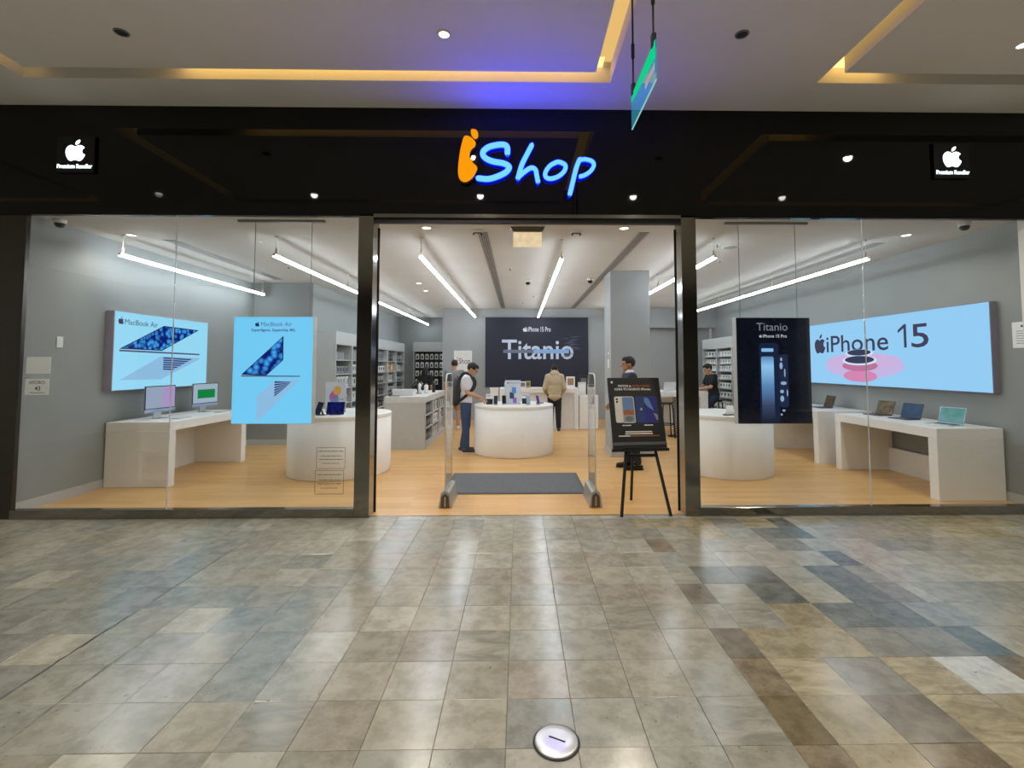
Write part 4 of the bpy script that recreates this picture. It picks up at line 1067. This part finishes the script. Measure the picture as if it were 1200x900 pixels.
# right drum table
for x, y, rz, lb in ((3.02, 6.98, .3, 'dark phone lying on the right drum table'), (3.12, 7.15, -.2, 'white phone lying behind the dark phone on the right drum table')):
    t = thing('phone', lb, 'phone', (x, y, TZ), rz)
    obj('body', B(-.075, .075, -.037, .037, 0, .016, .004), M_DARK if 'dark' in lb[:4] else M_WHITEP, t)
    obj('screen', B(-.07, .07, -.033, .033, .016, .0168), M_BLACKG if 'dark' in lb[:4] else emit('phone screen pale', (176, 186, 200), .5), t)
    obj('cable', MB().tube(catmull([(.075, 0, .006), (.12, .03, .006), (.13, .1, .006)], 5), .003, 6), M_WHITEP, t)
t = thing('card_holder', 'small white card stand at the back of the right drum table', 'card holder', (3.2, 7.35, TZ), 0, None)
obj('block', B(-.05, .05, -.02, .02, 0, .05, .004), M_WHITEP, t); obj('card', B(-.055, .055, -.003, .003, .05, .11), M_PAPER, t)

# ------------------------------------------------ back counter
t = thing('cash_counter', 'white cash counter under the dark banner', 'counter', (.55, 12.55, 0))
obj('counter_top', B(-1.03, .95, -.35, .35, .9, 1.02, .005), M_WHITE, t)
obj('end_panel', B(.84, .95, -.35, .35, 0, .9, .004), M_WHITE, t)
obj('end_panel', B(-1.03, -.92, -.35, .35, 0, .9, .004), M_WHITE, t)
obj('front_panel', B(-.92, .84, -.29, -.25, 0, .9), M_WHITE2, t)
t = thing('cabinet', 'low white cabinet at the right end of the cash counter', 'cabinet', (1.755, 12.55, 0))
obj('body', B(-.24, .24, -.33, .3, 0, .84, .005), M_WHITE2, t)
obj('door', B(-.235, .05, -.35, -.331, .01, .83, .003), M_WHITE, t)
obj('door', B(.055, .235, -.35, -.331, .01, .83, .003), M_WHITE, t)
CZ = 1.0201
def boxy(name, label, x, y, z, w, d, h, m1, m2, cat='box'):
    t = thing(name, label, cat, (x, y, z))
    obj('body', B(-w / 2, w / 2, -d / 2, d / 2, 0, h, .005), m1, t)
    obj('front_print', MB().poly(rrect(-w * .36, w * .36, h * .25, h * .85, min(w, h) * .05, 3), -d / 2 - .001), m2, t)
    return t
boxy('framed_card', 'white framed card with brown picture on the cash counter', 1.32, 12.4, CZ, .22, .04, .29, M_PAPER, mat('print brown', (178, 140, 104), .5), 'card')
boxy('cash_monitor', 'dark grey monitor at the right end of the cash counter', 1.68, 12.6, .8401, .2, .06, .5, M_DARK, M_GREYP, 'monitor')
boxy('paper_stack', 'white stack of brochures in front of the dark monitor', 1.6, 12.32, .8401, .2, .06, .33, M_WHITEP, M_PAPER, 'brochures')
boxy('bag_display', 'white carton with a dark handle print on the low cabinet', 1.83, 12.34, .8401, .17, .08, .28, M_WHITEP, M_GREYP, 'carton')
boxy('printer', 'white receipt printer on the cash counter left of the hooded customer', .1, 12.5, CZ, .16, .16, .16, M_WHITEP, M_GREYP, 'printer')
boxy('cardboard_box', 'small tan cardboard box on the cash counter', .24, 12.6, CZ, .12, .12, .17, mat('cardboard', (196, 162, 116), .7), mat('cardboard dark', (120, 96, 66), .7))
t = thing('bottle', 'clear pump bottle at the left of the cash counter', 'bottle', (-.33, 12.45, CZ))
obj('body', MB().lathe([(.045, 0), (.045, .13), (.02, .16), (.02, .18)], 18), mat('bottle pale', (180, 196, 210), .2), t, smooth=True)
obj('pump', MB().tube([(0, 0, .18), (0, 0, .23), (-.04, 0, .235)], .012, 8), M_DARK, t)
t = thing('pedestal', 'white narrow pedestal left of the cash counter', 'pedestal', (-.62, 12.35, 0))
obj('body', B(-.1, .1, -.1, .1, 0, 1.0, .004), M_WHITE, t); obj('top', B(-.11, .11, -.11, .11, 1.0, 1.03, .004), M_WHITE, t)

# ------------------------------------------------ high table at the back right
t = thing('high_table', 'high white table behind the easel at the back right', 'table', (3.7, 11.4, 0))
obj('table_top', B(-.7, .6, -.4, .4, .88, 1.0, .005), M_WHITE, t)
obj('end_panel', B(.42, .6, -.4, .4, 0, .88, .004), M_WHITE, t); obj('end_panel', B(-.7, -.58, -.4, .4, 0, .88, .004), M_WHITE, t)
obj('front_panel', B(-.58, .42, .1, .14, 0.15, .88), M_WHITE2, t)
laptop('pale laptop open on the high table at the back right', 3.45, 11.3, 1.0, PI + .2, M_BLACKG, M_WHITEP)['group'] = 'laptop on the high table'
for x, y, h, r, m, lb in ((3.2, 11.2, .1, .04, M_BLACK, 'black cup on the high table'), (3.78, 11.25, .22, .04, mat('bottle blue', (150, 190, 226), .25), 'pale blue bottle on the high table')):
    t = thing('cup' if 'cup' in lb else 'bottle', lb, 'cup' if 'cup' in lb else 'bottle', (x, y, 1.0001))
    obj('body', MB().lathe([(r * .85, 0), (r, h * .7), (r, h * .9), (r * .7, h)] if 'cup' in lb else [(r, 0), (r, h * .7), (r * .4, h * .85), (r * .4, h * .9)], 18), m, t, smooth=True)
    obj('lid', MB().lathe([(r * .7, h), (r * .65, h * 1.05), (.0001, h * 1.06)] if 'cup' in lb else [(r * .45, h * .9), (r * .45, h), (.0001, h * 1.01)], 18), M_WHITEP, t)
def stool(label, x, y):
    t = thing('bar_stool', label, 'stool', (x, y, 0), 0, 'black bar stools')
    obj('seat', MB().lathe([(.1, .74), (.15, .75), (.16, .765), (.15, .78), (.0001, .778)], 28), M_BLACK, t, smooth=True)
    for k in range(4):
        a = PI / 4 + k * PI / 2
        obj('leg', MB().tube([(.1 * math.cos(a), .1 * math.sin(a), .755), (.15 * math.cos(a), .15 * math.sin(a), .72), (.2 * math.cos(a), .2 * math.sin(a), 0.01)], .014, 8), M_BLACK, t, smooth=True)
    obj('foot_ring', MB().tube([(.17 * math.cos(a), .17 * math.sin(a), .3) for a in [2 * PI * k / 24 for k in range(24)]], .011, 8, closed=True), M_BLACK, t, smooth=True)
stool('black bar stool just right of the easel poster', 3.27, 10.75)
stool('black bar stool against the right steel post', 3.68, 10.4)
t = thing('coil_stand', 'black spring-shaped floor stand before the high table', 'stand', (3.52, 10.98, 0))
obj('base', MB().lathe([(.16, 0), (.16, .012), (.0001, .02)], 28), M_BLACK, t)
obj('coil', MB().tube([(.035 * math.cos(a), .035 * math.sin(a), .02 + a * .0084) for a in [k * 2 * PI / 10 for k in range(166)]], .008, 6), M_BLACK, t, smooth=True)
t = thing('framed_picture', 'small orange and pink picture behind the suited man', 'picture', (2.62, 13.6, 1.28))
obj('frame', MB().box(-.14, .14, 0, .03, 0, .36, .005), mat('frame wood', (170, 116, 62), .5), t)
obj('art', MB().poly([(-.11, .03), (.11, .03), (.11, .33), (-.11, .33)], -.001), mat('art sand', (206, 168, 132), .6), t)
obj('art_shape', MB().poly(ell(.04, .2, .035, .08, 14), -.002), mat('art pink', (214, 120, 190), .6), t)
obj('easel_leg', MB().bar((0, .04, -1.28), (0, .02, 0.2), .03), mat('frame wood', (170, 116, 62), .5), t)
obj('easel_foot', B(-.12, .12, -.08, .12, -1.28, -1.26), mat('frame wood', (170, 116, 62), .5), t)

# ------------------------------------------------ security gates, mat
def gate(label, x):
    t = thing('security_gate', label, 'security gate', (x, 5.8, 0), 0, 'clear security gates in the doorway')
    arch = [(-.26, .12), (-.26, 1.40)] + [(-.16 - .1 * math.cos(a), 1.40 + .1 * math.sin(a)) for a in [PI / 2 * k / 6 for k in range(1, 7)]]
    arch += [(.16 + .1 * math.sin(a), 1.40 + .1 * math.cos(a)) for a in [PI / 2 * k / 6 for k in range(0, 7)]] + [(.26, .12)]
    mb = MB(); n = len(arch)
    mb.add([(-.006, p[0], p[1]) for p in arch] + [(.006, p[0], p[1]) for p in arch], [tuple(range(n)), tuple(range(2 * n - 1, n - 1, -1))] + [(i, i + n, (i + 1) % n + n, (i + 1) % n) for i in range(n)])
    obj('panel', mb, M_ACRYL, t)
    obj('edge_trim', MB().tube([(0, p[0], p[1]) for p in arch], .007, 8), mat('acrylic edge', (222, 224, 220), .3), t, smooth=True)
    prof = [(-.075, 0), (.075, 0), (.055, .12), (.045, .165), (.02, .185), (-.02, .185), (-.045, .165), (-.055, .12)]
    obj('foot', MB().prism(prof, -.27, .27), mat('gate foot silver', (176, 175, 170), .35, .5), t)
    obj('end_plate', MB().prism([(-.05, .005), (.05, .005), (.04, .13), (0, .165), (-.04, .13)], -.276, -.27), mat('gate foot dark', (96, 90, 80), .35, .6), t)
    obj('lock_slot', B(-.008, .008, -.28, -.276, .02, .125), M_ALU, t)
    obj('sensor_sheet', B(-.008, .008, .05, .2, 1.1, 1.3), mat('sensor grey', (188, 188, 182), .4), t)
gate('clear acrylic security gate at the left of the doorway', -.825)
gate('clear acrylic security gate at the right of the doorway', .868)
t = thing('doormat', 'dark grey ribbed doormat inside the doorway', 'doormat', (-.05, 6.69, 0))
def ribmat():
    m = mat('mat pile', (100, 102, 106), .95, var=.12, scale=40, bump=.4); return m
obj('pile', B(-.86, .86, -.54, .54, .0005, .012), ribmat(), t)
mb = MB().box(-.9, .9, -.58, -.54, .0005, .009).box(-.9, .9, .54, .58, .0005, .009).box(-.9, -.86, -.54, .54, .0005, .009).box(.86, .9, -.54, .54, .0005, .009)
obj('rubber_border', mb, mat('mat rubber', (80, 82, 86), .7), t)

# ------------------------------------------------ easel with poster
t = thing('easel', 'black three-legged easel holding the poster at the doorway', 'easel', (1.314, 5.27, 0))
apex = 1.36
def L(p): return (p[0] - 1.314, p[1] - 5.27, p[2])
obj('leg', MB().bar(L((1.085, 5.19, 0)), L((1.26, 5.47, apex)), .028, .034), M_BLACK, t)
obj('leg', MB().bar(L((1.615, 5.21, 0)), L((1.37, 5.48, apex)), .028, .034), M_BLACK, t)
obj('leg', MB().bar(L((1.335, 5.83, 0)), L((1.32, 5.51, apex)), .026, .03), M_BLACK, t)
obj('crossbar', MB().bar(L((1.155, 5.315, .62)), L((1.50, 5.325, .62)), .03, .03), M_BLACK, t)
obj('ledge', MB().bar(L((1.0, 5.23, .688)), L((1.63, 5.30, .688)), .03, .03), M_BLACK, t)
R = Euler((-.2707, 0, .1127), 'XYZ')
p = thing('poster_board', 'black phone promotion poster standing on the easel', 'poster', (1.314, 5.262, .708), rot=R)
pw, ph = .604, .78
obj('board', B(-pw / 2, pw / 2, 0, .018, 0, ph, .003), mat('poster frame', (22, 22, 23), .35), p)
obj('print', B(-pw / 2 + .012, pw / 2 - .012, -.0012, -.0002, .075, ph - .012), mat('poster black', (16, 14, 13), .3), p)
obj('bottom_rail', B(-pw / 2, pw / 2, -.012, 0, .03, .062, .003), mat('rail grey', (96, 96, 96), .3, .5), p)
def Pq(x, y): return ((x - 415) / 565 * pw, ph - (y - 118) / 740 * ph)   # crop pixels of the poster, sheared out below
def T(s, y, size, m, w, x=0.0, **k): text(s, size, m, p, x, -.002, ph - (y - 118) / 740 * ph, width=w, **k)
PWm = mat('poster white', (224, 222, 214), .5); POm = mat('poster orange', (160, 88, 24), .5)
fruit_logo(p, PWm, -.255, .715, .03, -.002)
T('FOTOS A', 220, .034, PWm, .15, -.11, bold=.0008); T('OTRO NIVEL', 220, .034, POm, .21, .08, bold=.0008)
T('CON TU NUEVO iPhone.', 255, .034, PWm, .42, -.02, bold=.0008)
def ph_print(name, x0, x1, z0, z1, c, y, r=.02): flat(p, name, rrect(x0, x1, z0, z1, r), y, mat('poster %d %d %d' % c, c, .4))
ph_print('printed_phone', -.245, -.115, .275, .565, (206, 200, 186), -.0016)
ph_print('printed_phone', -.165, -.02, .27, .565, (186, 184, 178), -.0019)
ph_print('printed_screen', -.155, -.03, .28, .555, (96, 126, 166), -.0022, .015)
flat(p, 'printed_dune', [(-.155, .36), (-.03, .36), (-.03, .415), (-.06, .405), (-.1, .42), (-.155, .41)], -.0025, mat('poster dune', (150, 88, 40), .5))
flat(p, 'printed_dune', [(-.155, .30), (-.14, .283), (-.045, .283), (-.03, .30), (-.03, .36), (-.155, .36)], -.0025, mat('poster ash', (140, 142, 140), .5))
flat(p, 'printed_arch', ell(-.092, .315, .045, .03, 18), -.0028, mat('poster dark ash', (104, 106, 106), .5))
for z in (.535, .505): flat(p, 'printed_lens', ell(-.215, z, .013, .013, 14), -.0018, M_BLACKG)
ph_print('printed_phone', -.005, .125, .27, .565, (34, 52, 104), -.0016)
ph_print('printed_phone', .085, .245, .27, .565, (28, 42, 110), -.0019)
ph_print('printed_screen', .095, .235, .28, .555, (26, 36, 120), -.0022, .015)
flat(p, 'printed_swirl', [(.095, .5), (.13, .45), (.2, .4), (.18, .46), (.15, .54), (.1, .555)], -.0025, mat('poster sky', (92, 130, 186), .5))
flat(p, 'printed_swirl', [(.19, .38), (.235, .36), (.235, .3), (.22, .3)], -.0025, mat('poster beige', (150, 140, 128), .5))
fruit_logo(p, mat('poster pale blue', (150, 170, 200), .5), .055, .41, .03, -.0019)
for x in (-.13, .12): obj('print_line', B(x - .05, x + .05, -.0018, -.0012, .24, .25), PWm, p)
for zz, hw, m in ((.17, .15, PWm), (.148, .155, PWm)):
    obj('print_line', B(-hw, hw, -.0018, -.0012, zz, zz + .011), m, p)
obj('print_line', B(-.23, -.1, -.0018, -.0012, .125, .136), PWm, p); obj('print_line', B(-.095, .23, -.0018, -.0012, .125, .136), POm, p)

# ================================================================== PEOPLE
def fuse(mb, name, m, voxel=0.0075, smooth=3, parent=None, cut=None, mats=None):
    me = bpy.data.meshes.new(name); me.from_pydata(mb.v, [], mb.f); me.update()
    o = bpy.data.objects.new(name, me); COL.objects.link(o)
    md = o.modifiers.new('r', 'REMESH'); md.mode = 'VOXEL'; md.voxel_size = voxel; md.adaptivity = 0.0
    dg = bpy.context.evaluated_depsgraph_get()
    me2 = bpy.data.meshes.new_from_object(o.evaluated_get(dg))
    bpy.data.objects.remove(o); bpy.data.meshes.remove(me)
    bm = bmesh.new(); bm.from_mesh(me2)
    for _ in range(smooth): bmesh.ops.smooth_vert(bm, verts=bm.verts[:], factor=0.5, use_axis_x=True, use_axis_y=True, use_axis_z=True)
    if cut:
        dead = [v for v in bm.verts if cut(v.co)]
        bmesh.ops.delete(bm, geom=dead, context='VERTS')
    bm.to_mesh(me2); bm.free()
    me2.name = name; me2.materials.clear(); me2.materials.append(m)
    me2.polygons.foreach_set('use_smooth', [True] * len(me2.polygons))
    return link(name, me2, parent)

def hand(mb, wrist, d, palm_n, side, curl=0.5):
    """palm, four fingers and a thumb; d forward direction, palm_n palm normal"""
    d = Vector(d).normalized(); n = Vector(palm_n).normalized(); s = d.cross(n).normalized() * side
    w = Vector(wrist)
    for k in range(4):
        off = s * (-.03 + k * .02)
        mb.capsule(w + d * .01 + off * .6, .014, w + d * .085 + off, .012)
        ln = (.062, .075, .078, .068)[k]
        b0 = w + d * .085 + off
        b1 = b0 + (d * math.cos(curl * .6) + n * math.sin(curl * .6)) * ln * .5
        b2 = b1 + (d * math.cos(curl * 1.5) + n * math.sin(curl * 1.5)) * ln * .5
        mb.capsule(b0, .0095, b1, .009); mb.capsule(b1, .009, b2, .0078)
    t0 = w + d * .025 + s * .03
    t1 = t0 + (d * .5 + s * .7 + n * .35).normalized() * .04
    t2 = t1 + (d * .85 + s * .25 + n * .4).normalized() * .032
    mb.capsule(t0, .014, t1, .011); mb.capsule(t1, .011, t2, .009)

SKIN = mat('skin tan', (196, 148, 116), .55, var=.05, scale=12)
SKIN2 = mat('skin brown', (178, 128, 98), .55, var=.05, scale=12)
HAIR = mat('hair black', (22, 19, 18), .6, var=.2, scale=60)
def person(label, loc, rotz, J, top_m, bottom_m, shoe_m, skin=SKIN, top_inf=.016, sleeve='short', hood=False, shorts=False, long_hair=False, glasses=False, collar=None, lapel=False):
    t = thing('person', label, 'person', loc, rotz, 'people in the shop')
    g = lambda k: Vector(J[k])
    pel, wai, che, nek, hed = g('pelvis'), g('waist'), g('chest'), g('neck'), g('head')
    hp = J.get('pitch', 0.0)
    Rh = Euler((hp, 0, 0)).to_matrix()
    up = (nek - pel).normalized(); lean = math.atan2(-up.y, up.z)
    rotT = (lean, 0, 0)
    bd = MB()
    bd.ball(pel, (.155, .105, .12)); bd.ball(wai, (.135, .098, .15), rotT); bd.ball(che, (.165, .115, .2), rotT)
    bd.capsule(che + up * .1, .075, nek, .056); bd.capsule(nek, .054, hed + Rh @ Vector((0, .015, -.06)), .052)
    H = lambda x, y, z: hed + Rh @ Vector((x, y, z))
    bd.ball(H(0, .008, .02), (.077, .096, .098), (hp, 0, 0)); bd.ball(H(0, -.022, -.045), (.058, .066, .075), (hp, 0, 0))
    bd.capsule(H(0, -.092, .008), .008, H(0, -.106, -.026), .014, 8, 4)               # nose
    bd.capsule(H(-.022, -.083, -.058), .007, H(.022, -.083, -.058), .007, 8, 3)        # lips
    bd.ball(H(0, -.072, -.098), (.026, .02, .018))
    for s in (-1, 1):
        bd.ball(H(s * .078, .012, -.008), (.011, .02, .032)); bd.capsule(H(s * .015, -.088, .026), .009, H(s * .045, -.078, .026), .009, 8, 3)
    for s, k in ((-1, 'R'), (1, 'L')):
        sh, el, wr = g('sh' + k), g('el' + k), g('wr' + k)
        bd.capsule(che + up * .1 + Vector((s * .06, 0, 0)), .07, sh, .058); bd.capsule(sh, .053, el, .041); bd.capsule(el, .041, wr, .027)
        d = (wr - el).normalized(); pn = Vector(J.get('palm' + k, (-s, 0, 0)))
        hand(bd, wr, J.get('hdir' + k, d), pn, s if 'palm' + k not in J else J.get('hs' + k, s))
        hi, kn, an, to = g('hip' + k), g('kn' + k), g('an' + k), g('toe' + k)
        bd.capsule(hi, .085, kn, .058); bd.capsule(kn, .057, (kn + an) / 2 + Vector((0, .012, .05)), .054); bd.capsule((kn + an) / 2 + Vector((0, .012, .05)), .052, an, .038)
        bd.capsule(an + Vector((0, .03, -.035)), .036, to, .03)
    fuse(bd, 'body', skin, .0075, 2, t)
    # top
    tp = MB(); e = top_inf
    tp.ball(che, (.165 + e, .115 + e, .2 + e * .4), rotT); tp.ball(wai, (.14 + e, .105 + e, .16), rotT)
    hem = pel + (wai - pel) * .1
    tp.ball(hem + Vector((0, 0, .03)), (.152 + e, .108 + e, .105), rotT)
    tp.capsule(che + up * .1, .08 + e * .5, nek + (che - nek) * .28, .06 + e * .4)
    for s, k in ((-1, 'R'), (1, 'L')):
        sh, el, wr = g('sh' + k), g('el' + k), g('wr' + k)
        tp.capsule(che + up * .09 + Vector((s * .06, 0, 0)), .075 + e * .6, sh, .06 + e)
        if sleeve == 'short': tp.capsule(sh, .057 + e, sh + (el - sh) * .62, .054 + e)
        else: tp.capsule(sh, .056 + e, el, .046 + e); tp.capsule(el, .046 + e, wr + (el - wr) * .08, .034 + e)
    if hood:
        tp.ball(nek + Vector((0, .06, .01)), (.12, .065, .085), (.35, 0, 0)); tp.capsule(nek + Vector((-.075, -.01, .0)), .045, nek + Vector((.075, -.01, .0)), .045)
        tp.capsule(nek + Vector((-.07, 0, -.02)), .06, g('shR'), .07); tp.capsule(nek + Vector((.07, 0, -.02)), .06, g('shL'), .07)
        tp.ball(pel + Vector((0, 0, -.04)), (.178, .14, .12)); tp.ball(wai, (.18, .14, .19), rotT)
        tp.ball(che, (.188, .135, .2), rotT)
    if lapel: tp.ball(pel + Vector((0, 0, -.02)), (.172, .13, .15)); tp.ball(che + Vector((0, 0, .02)), (.185, .135, .2), rotT)
    fuse(tp, 'hooded_jacket' if hood else ('suit_jacket' if lapel else 'shirt'), top_m, .009, 3, t)
    if collar: 
        cl = MB().lathe([(.066, -.03), (.07, .0), (.062, .035), (.058, .03), (.06, -.03)], 18, nek + (hed - nek) * .12)
        obj('collar', cl, collar, t, smooth=True)
    # trousers or shorts
    tr = MB(); tr.ball(pel, (.163, .115, .125))
    for k in 'RL':
        hi, kn, an = g('hip' + k), g('kn' + k), g('an' + k)
        tr.capsule(hi, .098, kn if not shorts else hi + (kn - hi) * .9, .075 if not shorts else .088)
        if not shorts: tr.capsule(kn, .074, an + Vector((0, .004, .03)), .058)
    fuse(tr, 'shorts' if shorts else 'trousers', bottom_m, .009, 2, t)
    for k in 'RL':
        an, to = g('an' + k), g('toe' + k)
        d = (to - an); d.z = 0; d.normalize()
        s1 = MB(); hl = Vector((an.x, an.y, 0)) - d * .045 + Vector((0, 0, .045)); s1.capsule(hl, .042, hl + d * .1 + Vector((0, 0, .012)), .048); s1.capsule(hl + d * .1, .045, hl + d * .22 - Vector((0, 0, .008)), .036)
        zf = min(an.z - .09, 0.2)
        sh = fuse(s1, 'shoe', shoe_m, .008, 2, t); sh.location.z = an.z - .09 + .0
        sl = MB(); c0 = Vector((an.x, an.y, 0)) - d * .05
        sl.tube([c0 - d * .035 + Vector((0, 0, .009)), c0 + d * .06 + Vector((0, 0, .009)), c0 + d * .2 + Vector((0, 0, .009)), c0 + d * .262 + Vector((0, 0, .009))], [.03, .043, .046, .026], 12, .0085, frame=(0, 0, 1))
        o = obj('sole', sl, M_WHITEP if shoe_m is not M_BLACKG else M_BLACK, sh, smooth=False)
    # hair
    hr = MB(); hr.ball(H(0, .018, .035), (.085, .1, .098), (hp, 0, 0)); hr.ball(H(0, -.03, .075), (.068, .068, .05), (hp, 0, 0))
    if long_hair: hr.ball(H(0, .05, -.05), (.095, .075, .16), (hp, 0, 0)); hr.ball(H(0, .04, -.02), (.1, .08, .1), (hp, 0, 0))
    Ri = Rh.inverted()
    def facecut(c):
        q = Ri @ (c - hed)
        if long_hair: return q.y < -.05 and q.z < .05
        return (q.y < -.055 and q.z < .055) or (q.y < .012 and q.z < .012) or q.z < -.055
    fuse(hr, 'hair', HAIR, .007, 2, t, facecut)
    for s in (-1, 1): obj('eye', MB().ball(H(s * .03, -.081, .012), (.011, .006, .006), (hp, 0, 0), 10, 6), M_BLACKG, t)
    if glasses:
        gl = MB()
        for s in (-1, 1):
            gl.tube([H(s * .032 + .024 * math.cos(a), -.099, .01 + .017 * math.sin(a)) for a in [2 * PI * k / 14 for k in range(14)]], .0025, 6, closed=True)
            gl.tube([H(s * .056, -.098, .014), H(s * .08, -.04, .014), H(s * .083, .01, .008)], .0025, 6)
        gl.tube([H(-.008, -.1, .012), H(.008, -.1, .012)], .0025, 6)
        obj('glasses', gl, M_DARK, t)
    return t
def pose(s=1.0, **kw):
    J = dict(pelvis=(0, 0, .93), waist=(0, -.005, 1.09), chest=(0, 0, 1.28), neck=(0, .012, 1.475), head=(0, -.008, 1.612))
    for sg, k in ((-1, 'R'), (1, 'L')):
        J['sh' + k] = (sg * .185, .01, 1.415); J['el' + k] = (sg * .235, .035, 1.13); J['wr' + k] = (sg * .24, -.03, .89)
        J['hip' + k] = (sg * .085, 0, .9); J['kn' + k] = (sg * .095, -.012, .5); J['an' + k] = (sg * .1, .02, .09); J['toe' + k] = (sg * .115, -.15, .035)
    J.update({k: v for k, v in kw.items() if isinstance(v, tuple) and len(v) == 3})
    for k in list(J): J[k] = tuple(c * s for c in J[k])
    for k, v in kw.items():
        if not (isinstance(v, tuple) and len(v) == 3): J[k] = v
    for k in ('R', 'L'):       # keep the ankle at the height of the shoe
        a = J['an' + k]
        if a[2] < .2: J['an' + k] = (a[0], a[1], .09)
    return J
# customer with backpack, facing right, reaching to the table
J = pose(.965, chest=(0, -.02, 1.28), neck=(0, -.045, 1.46), head=(0, -.125, 1.575), shR=(-.18, -.035, 1.40), shL=(.18, -.035, 1.40), elR=(-.2, -.05, 1.14), wrR=(-.15, -.29, 1.05),
         elL=(.21, -.06, 1.13), wrL=(.12, -.25, 1.02), palmR=(0, 0, -1), palmL=(0, 0, -1), anR=(-.1, -.03, .09), anL=(.1, .06, .09), toeR=(-.115, -.2, .035), toeL=(.115, -.11, .035), pitch=.5)
J['hsR'] = 1; J['hsL'] = -1
person('customer in white T-shirt and jeans reaching over the doorway drum table', (-.985, 9.06, 0), PI / 2, J, mat('cloth white', (222, 224, 228), .8, bump=.2), mat('denim', (54, 76, 112), .85, var=.15, scale=30), M_DARK, glasses=True)
t = thing('backpack', 'dark grey backpack on the customer in the white T-shirt', 'backpack', (-.985, 9.06, 0), PI / 2)
bp = MB(); bp.ball((0, .17, 1.13), (.17, .1, .24)); bp.ball((0, .19, 1.0), (.18, .11, .16)); bp.ball((0, .14, 1.28), (.13, .07, .1))
bk = fuse(bp, 'bag', mat('backpack cloth', (58, 60, 66), .8, var=.12, scale=25, bump=.3), .009, 3, t)
fuse(MB().ball((0, .275, 1.0), (.12, .045, .1)), 'front_pocket', mat('backpack pocket', (48, 50, 56), .8, bump=.3), .009, 2, t)
for s in (-1, 1):
    obj('strap', MB().tube(catmull([(s * .09, .12, 1.33), (s * .105, .03, 1.452), (s * .115, -.07, 1.425), (s * .12, -.162, 1.3), (s * .14, -.13, 1.16), (s * .16, .03, 1.0), (s * .14, .13, .93)], 5), .026, 8, .006, frame=(s * 1.0, -.25, .3)), mat('strap dark', (40, 42, 46), .8), t, smooth=True)
obj('carry_loop', MB().tube([(-.03, .15, 1.36), (-.02, .15, 1.4), (.02, .15, 1.4), (.03, .15, 1.36)], .008, 6), M_DARK, t)
# man in grey T-shirt seen from behind
person('man in grey T-shirt and shorts standing with his back turned by the island', (-1.62, 12.25, 0), PI + .25, pose(1.0, pitch=.1), mat('cloth grey', (124, 126, 130), .85, bump=.2), mat('shorts tan', (170, 140, 104), .85), M_WHITEP, shorts=True)
# hooded customer at the counter
J = pose(.95, elR=(-.245, .0, 1.1), wrR=(-.2, -.2, .98), elL=(.245, .0, 1.1), wrL=(.2, -.2, .98), shR=(-.165, .0, 1.385), shL=(.165, .0, 1.385), neck=(0, -.02, 1.46), head=(0, -.06, 1.575), pitch=.3)
person('customer in beige hooded jacket standing at the cash counter', (.87, 11.83, 0), PI, J, mat('hoodie beige', (190, 174, 144), .9, bump=.3), mat('trousers black', (30, 30, 32), .85), M_DARK, sleeve='long', hood=True, top_inf=.022)
# man in suit behind the easel
J = pose(1.0, elR=(-.22, -.02, 1.13), wrR=(-.16, -.22, 1.0), anL=(.1, .1, .09), toeL=(.115, -.07, .035), knL=(.1, .03, .5))
person('man in dark suit standing behind the easel', (1.72, 7.58, 0), -PI / 2, J, mat('suit navy', (36, 42, 62), .8), mat('suit trousers', (30, 34, 46), .8), M_BLACKG, SKIN2, sleeve='long', top_inf=.022, collar=mat('cloth white', (222, 224, 228), .8), lapel=True)
# figure in black behind the island
person('person dressed in black standing behind the grey island', (-2.68, 14.0, 0), PI * .9, pose(.885), mat('cloth black', (24, 24, 26), .85), mat('trousers black', (30, 30, 32), .85), M_DARK, long_hair=True, top_inf=.02)
# seated person at the high table
J = pose(1.0, pelvis=(0, .0, .86), waist=(0, -.02, 1.02), chest=(0, -.05, 1.2), neck=(0, -.08, 1.39), head=(0, -.14, 1.51), shR=(-.185, -.06, 1.33), shL=(.185, -.06, 1.33), elR=(-.22, -.16, 1.09), wrR=(-.14, -.38, 1.055), elL=(.22, -.16, 1.09), wrL=(.14, -.38, 1.055),
         hipR=(-.09, -.02, .84), hipL=(.09, -.02, .84), knR=(-.13, -.22, .62), knL=(.13, -.22, .62), anR=(-.12, -.16, .36), anL=(.12, -.16, .36), toeR=(-.12, -.3, .3), toeL=(.12, -.3, .3), palmR=(0, 0, -1), palmL=(0, 0, -1), pitch=.35)
J['hsR'] = 1; J['hsL'] = -1
person('person in black T-shirt seated at the end of the high table', (4.62, 11.45, 0), -PI / 2, J, mat('cloth black', (24, 24, 26), .85), mat('denim dark', (44, 54, 74), .85), M_DARK)
stool('black bar stool under the seated person in black', 4.66, 11.45)
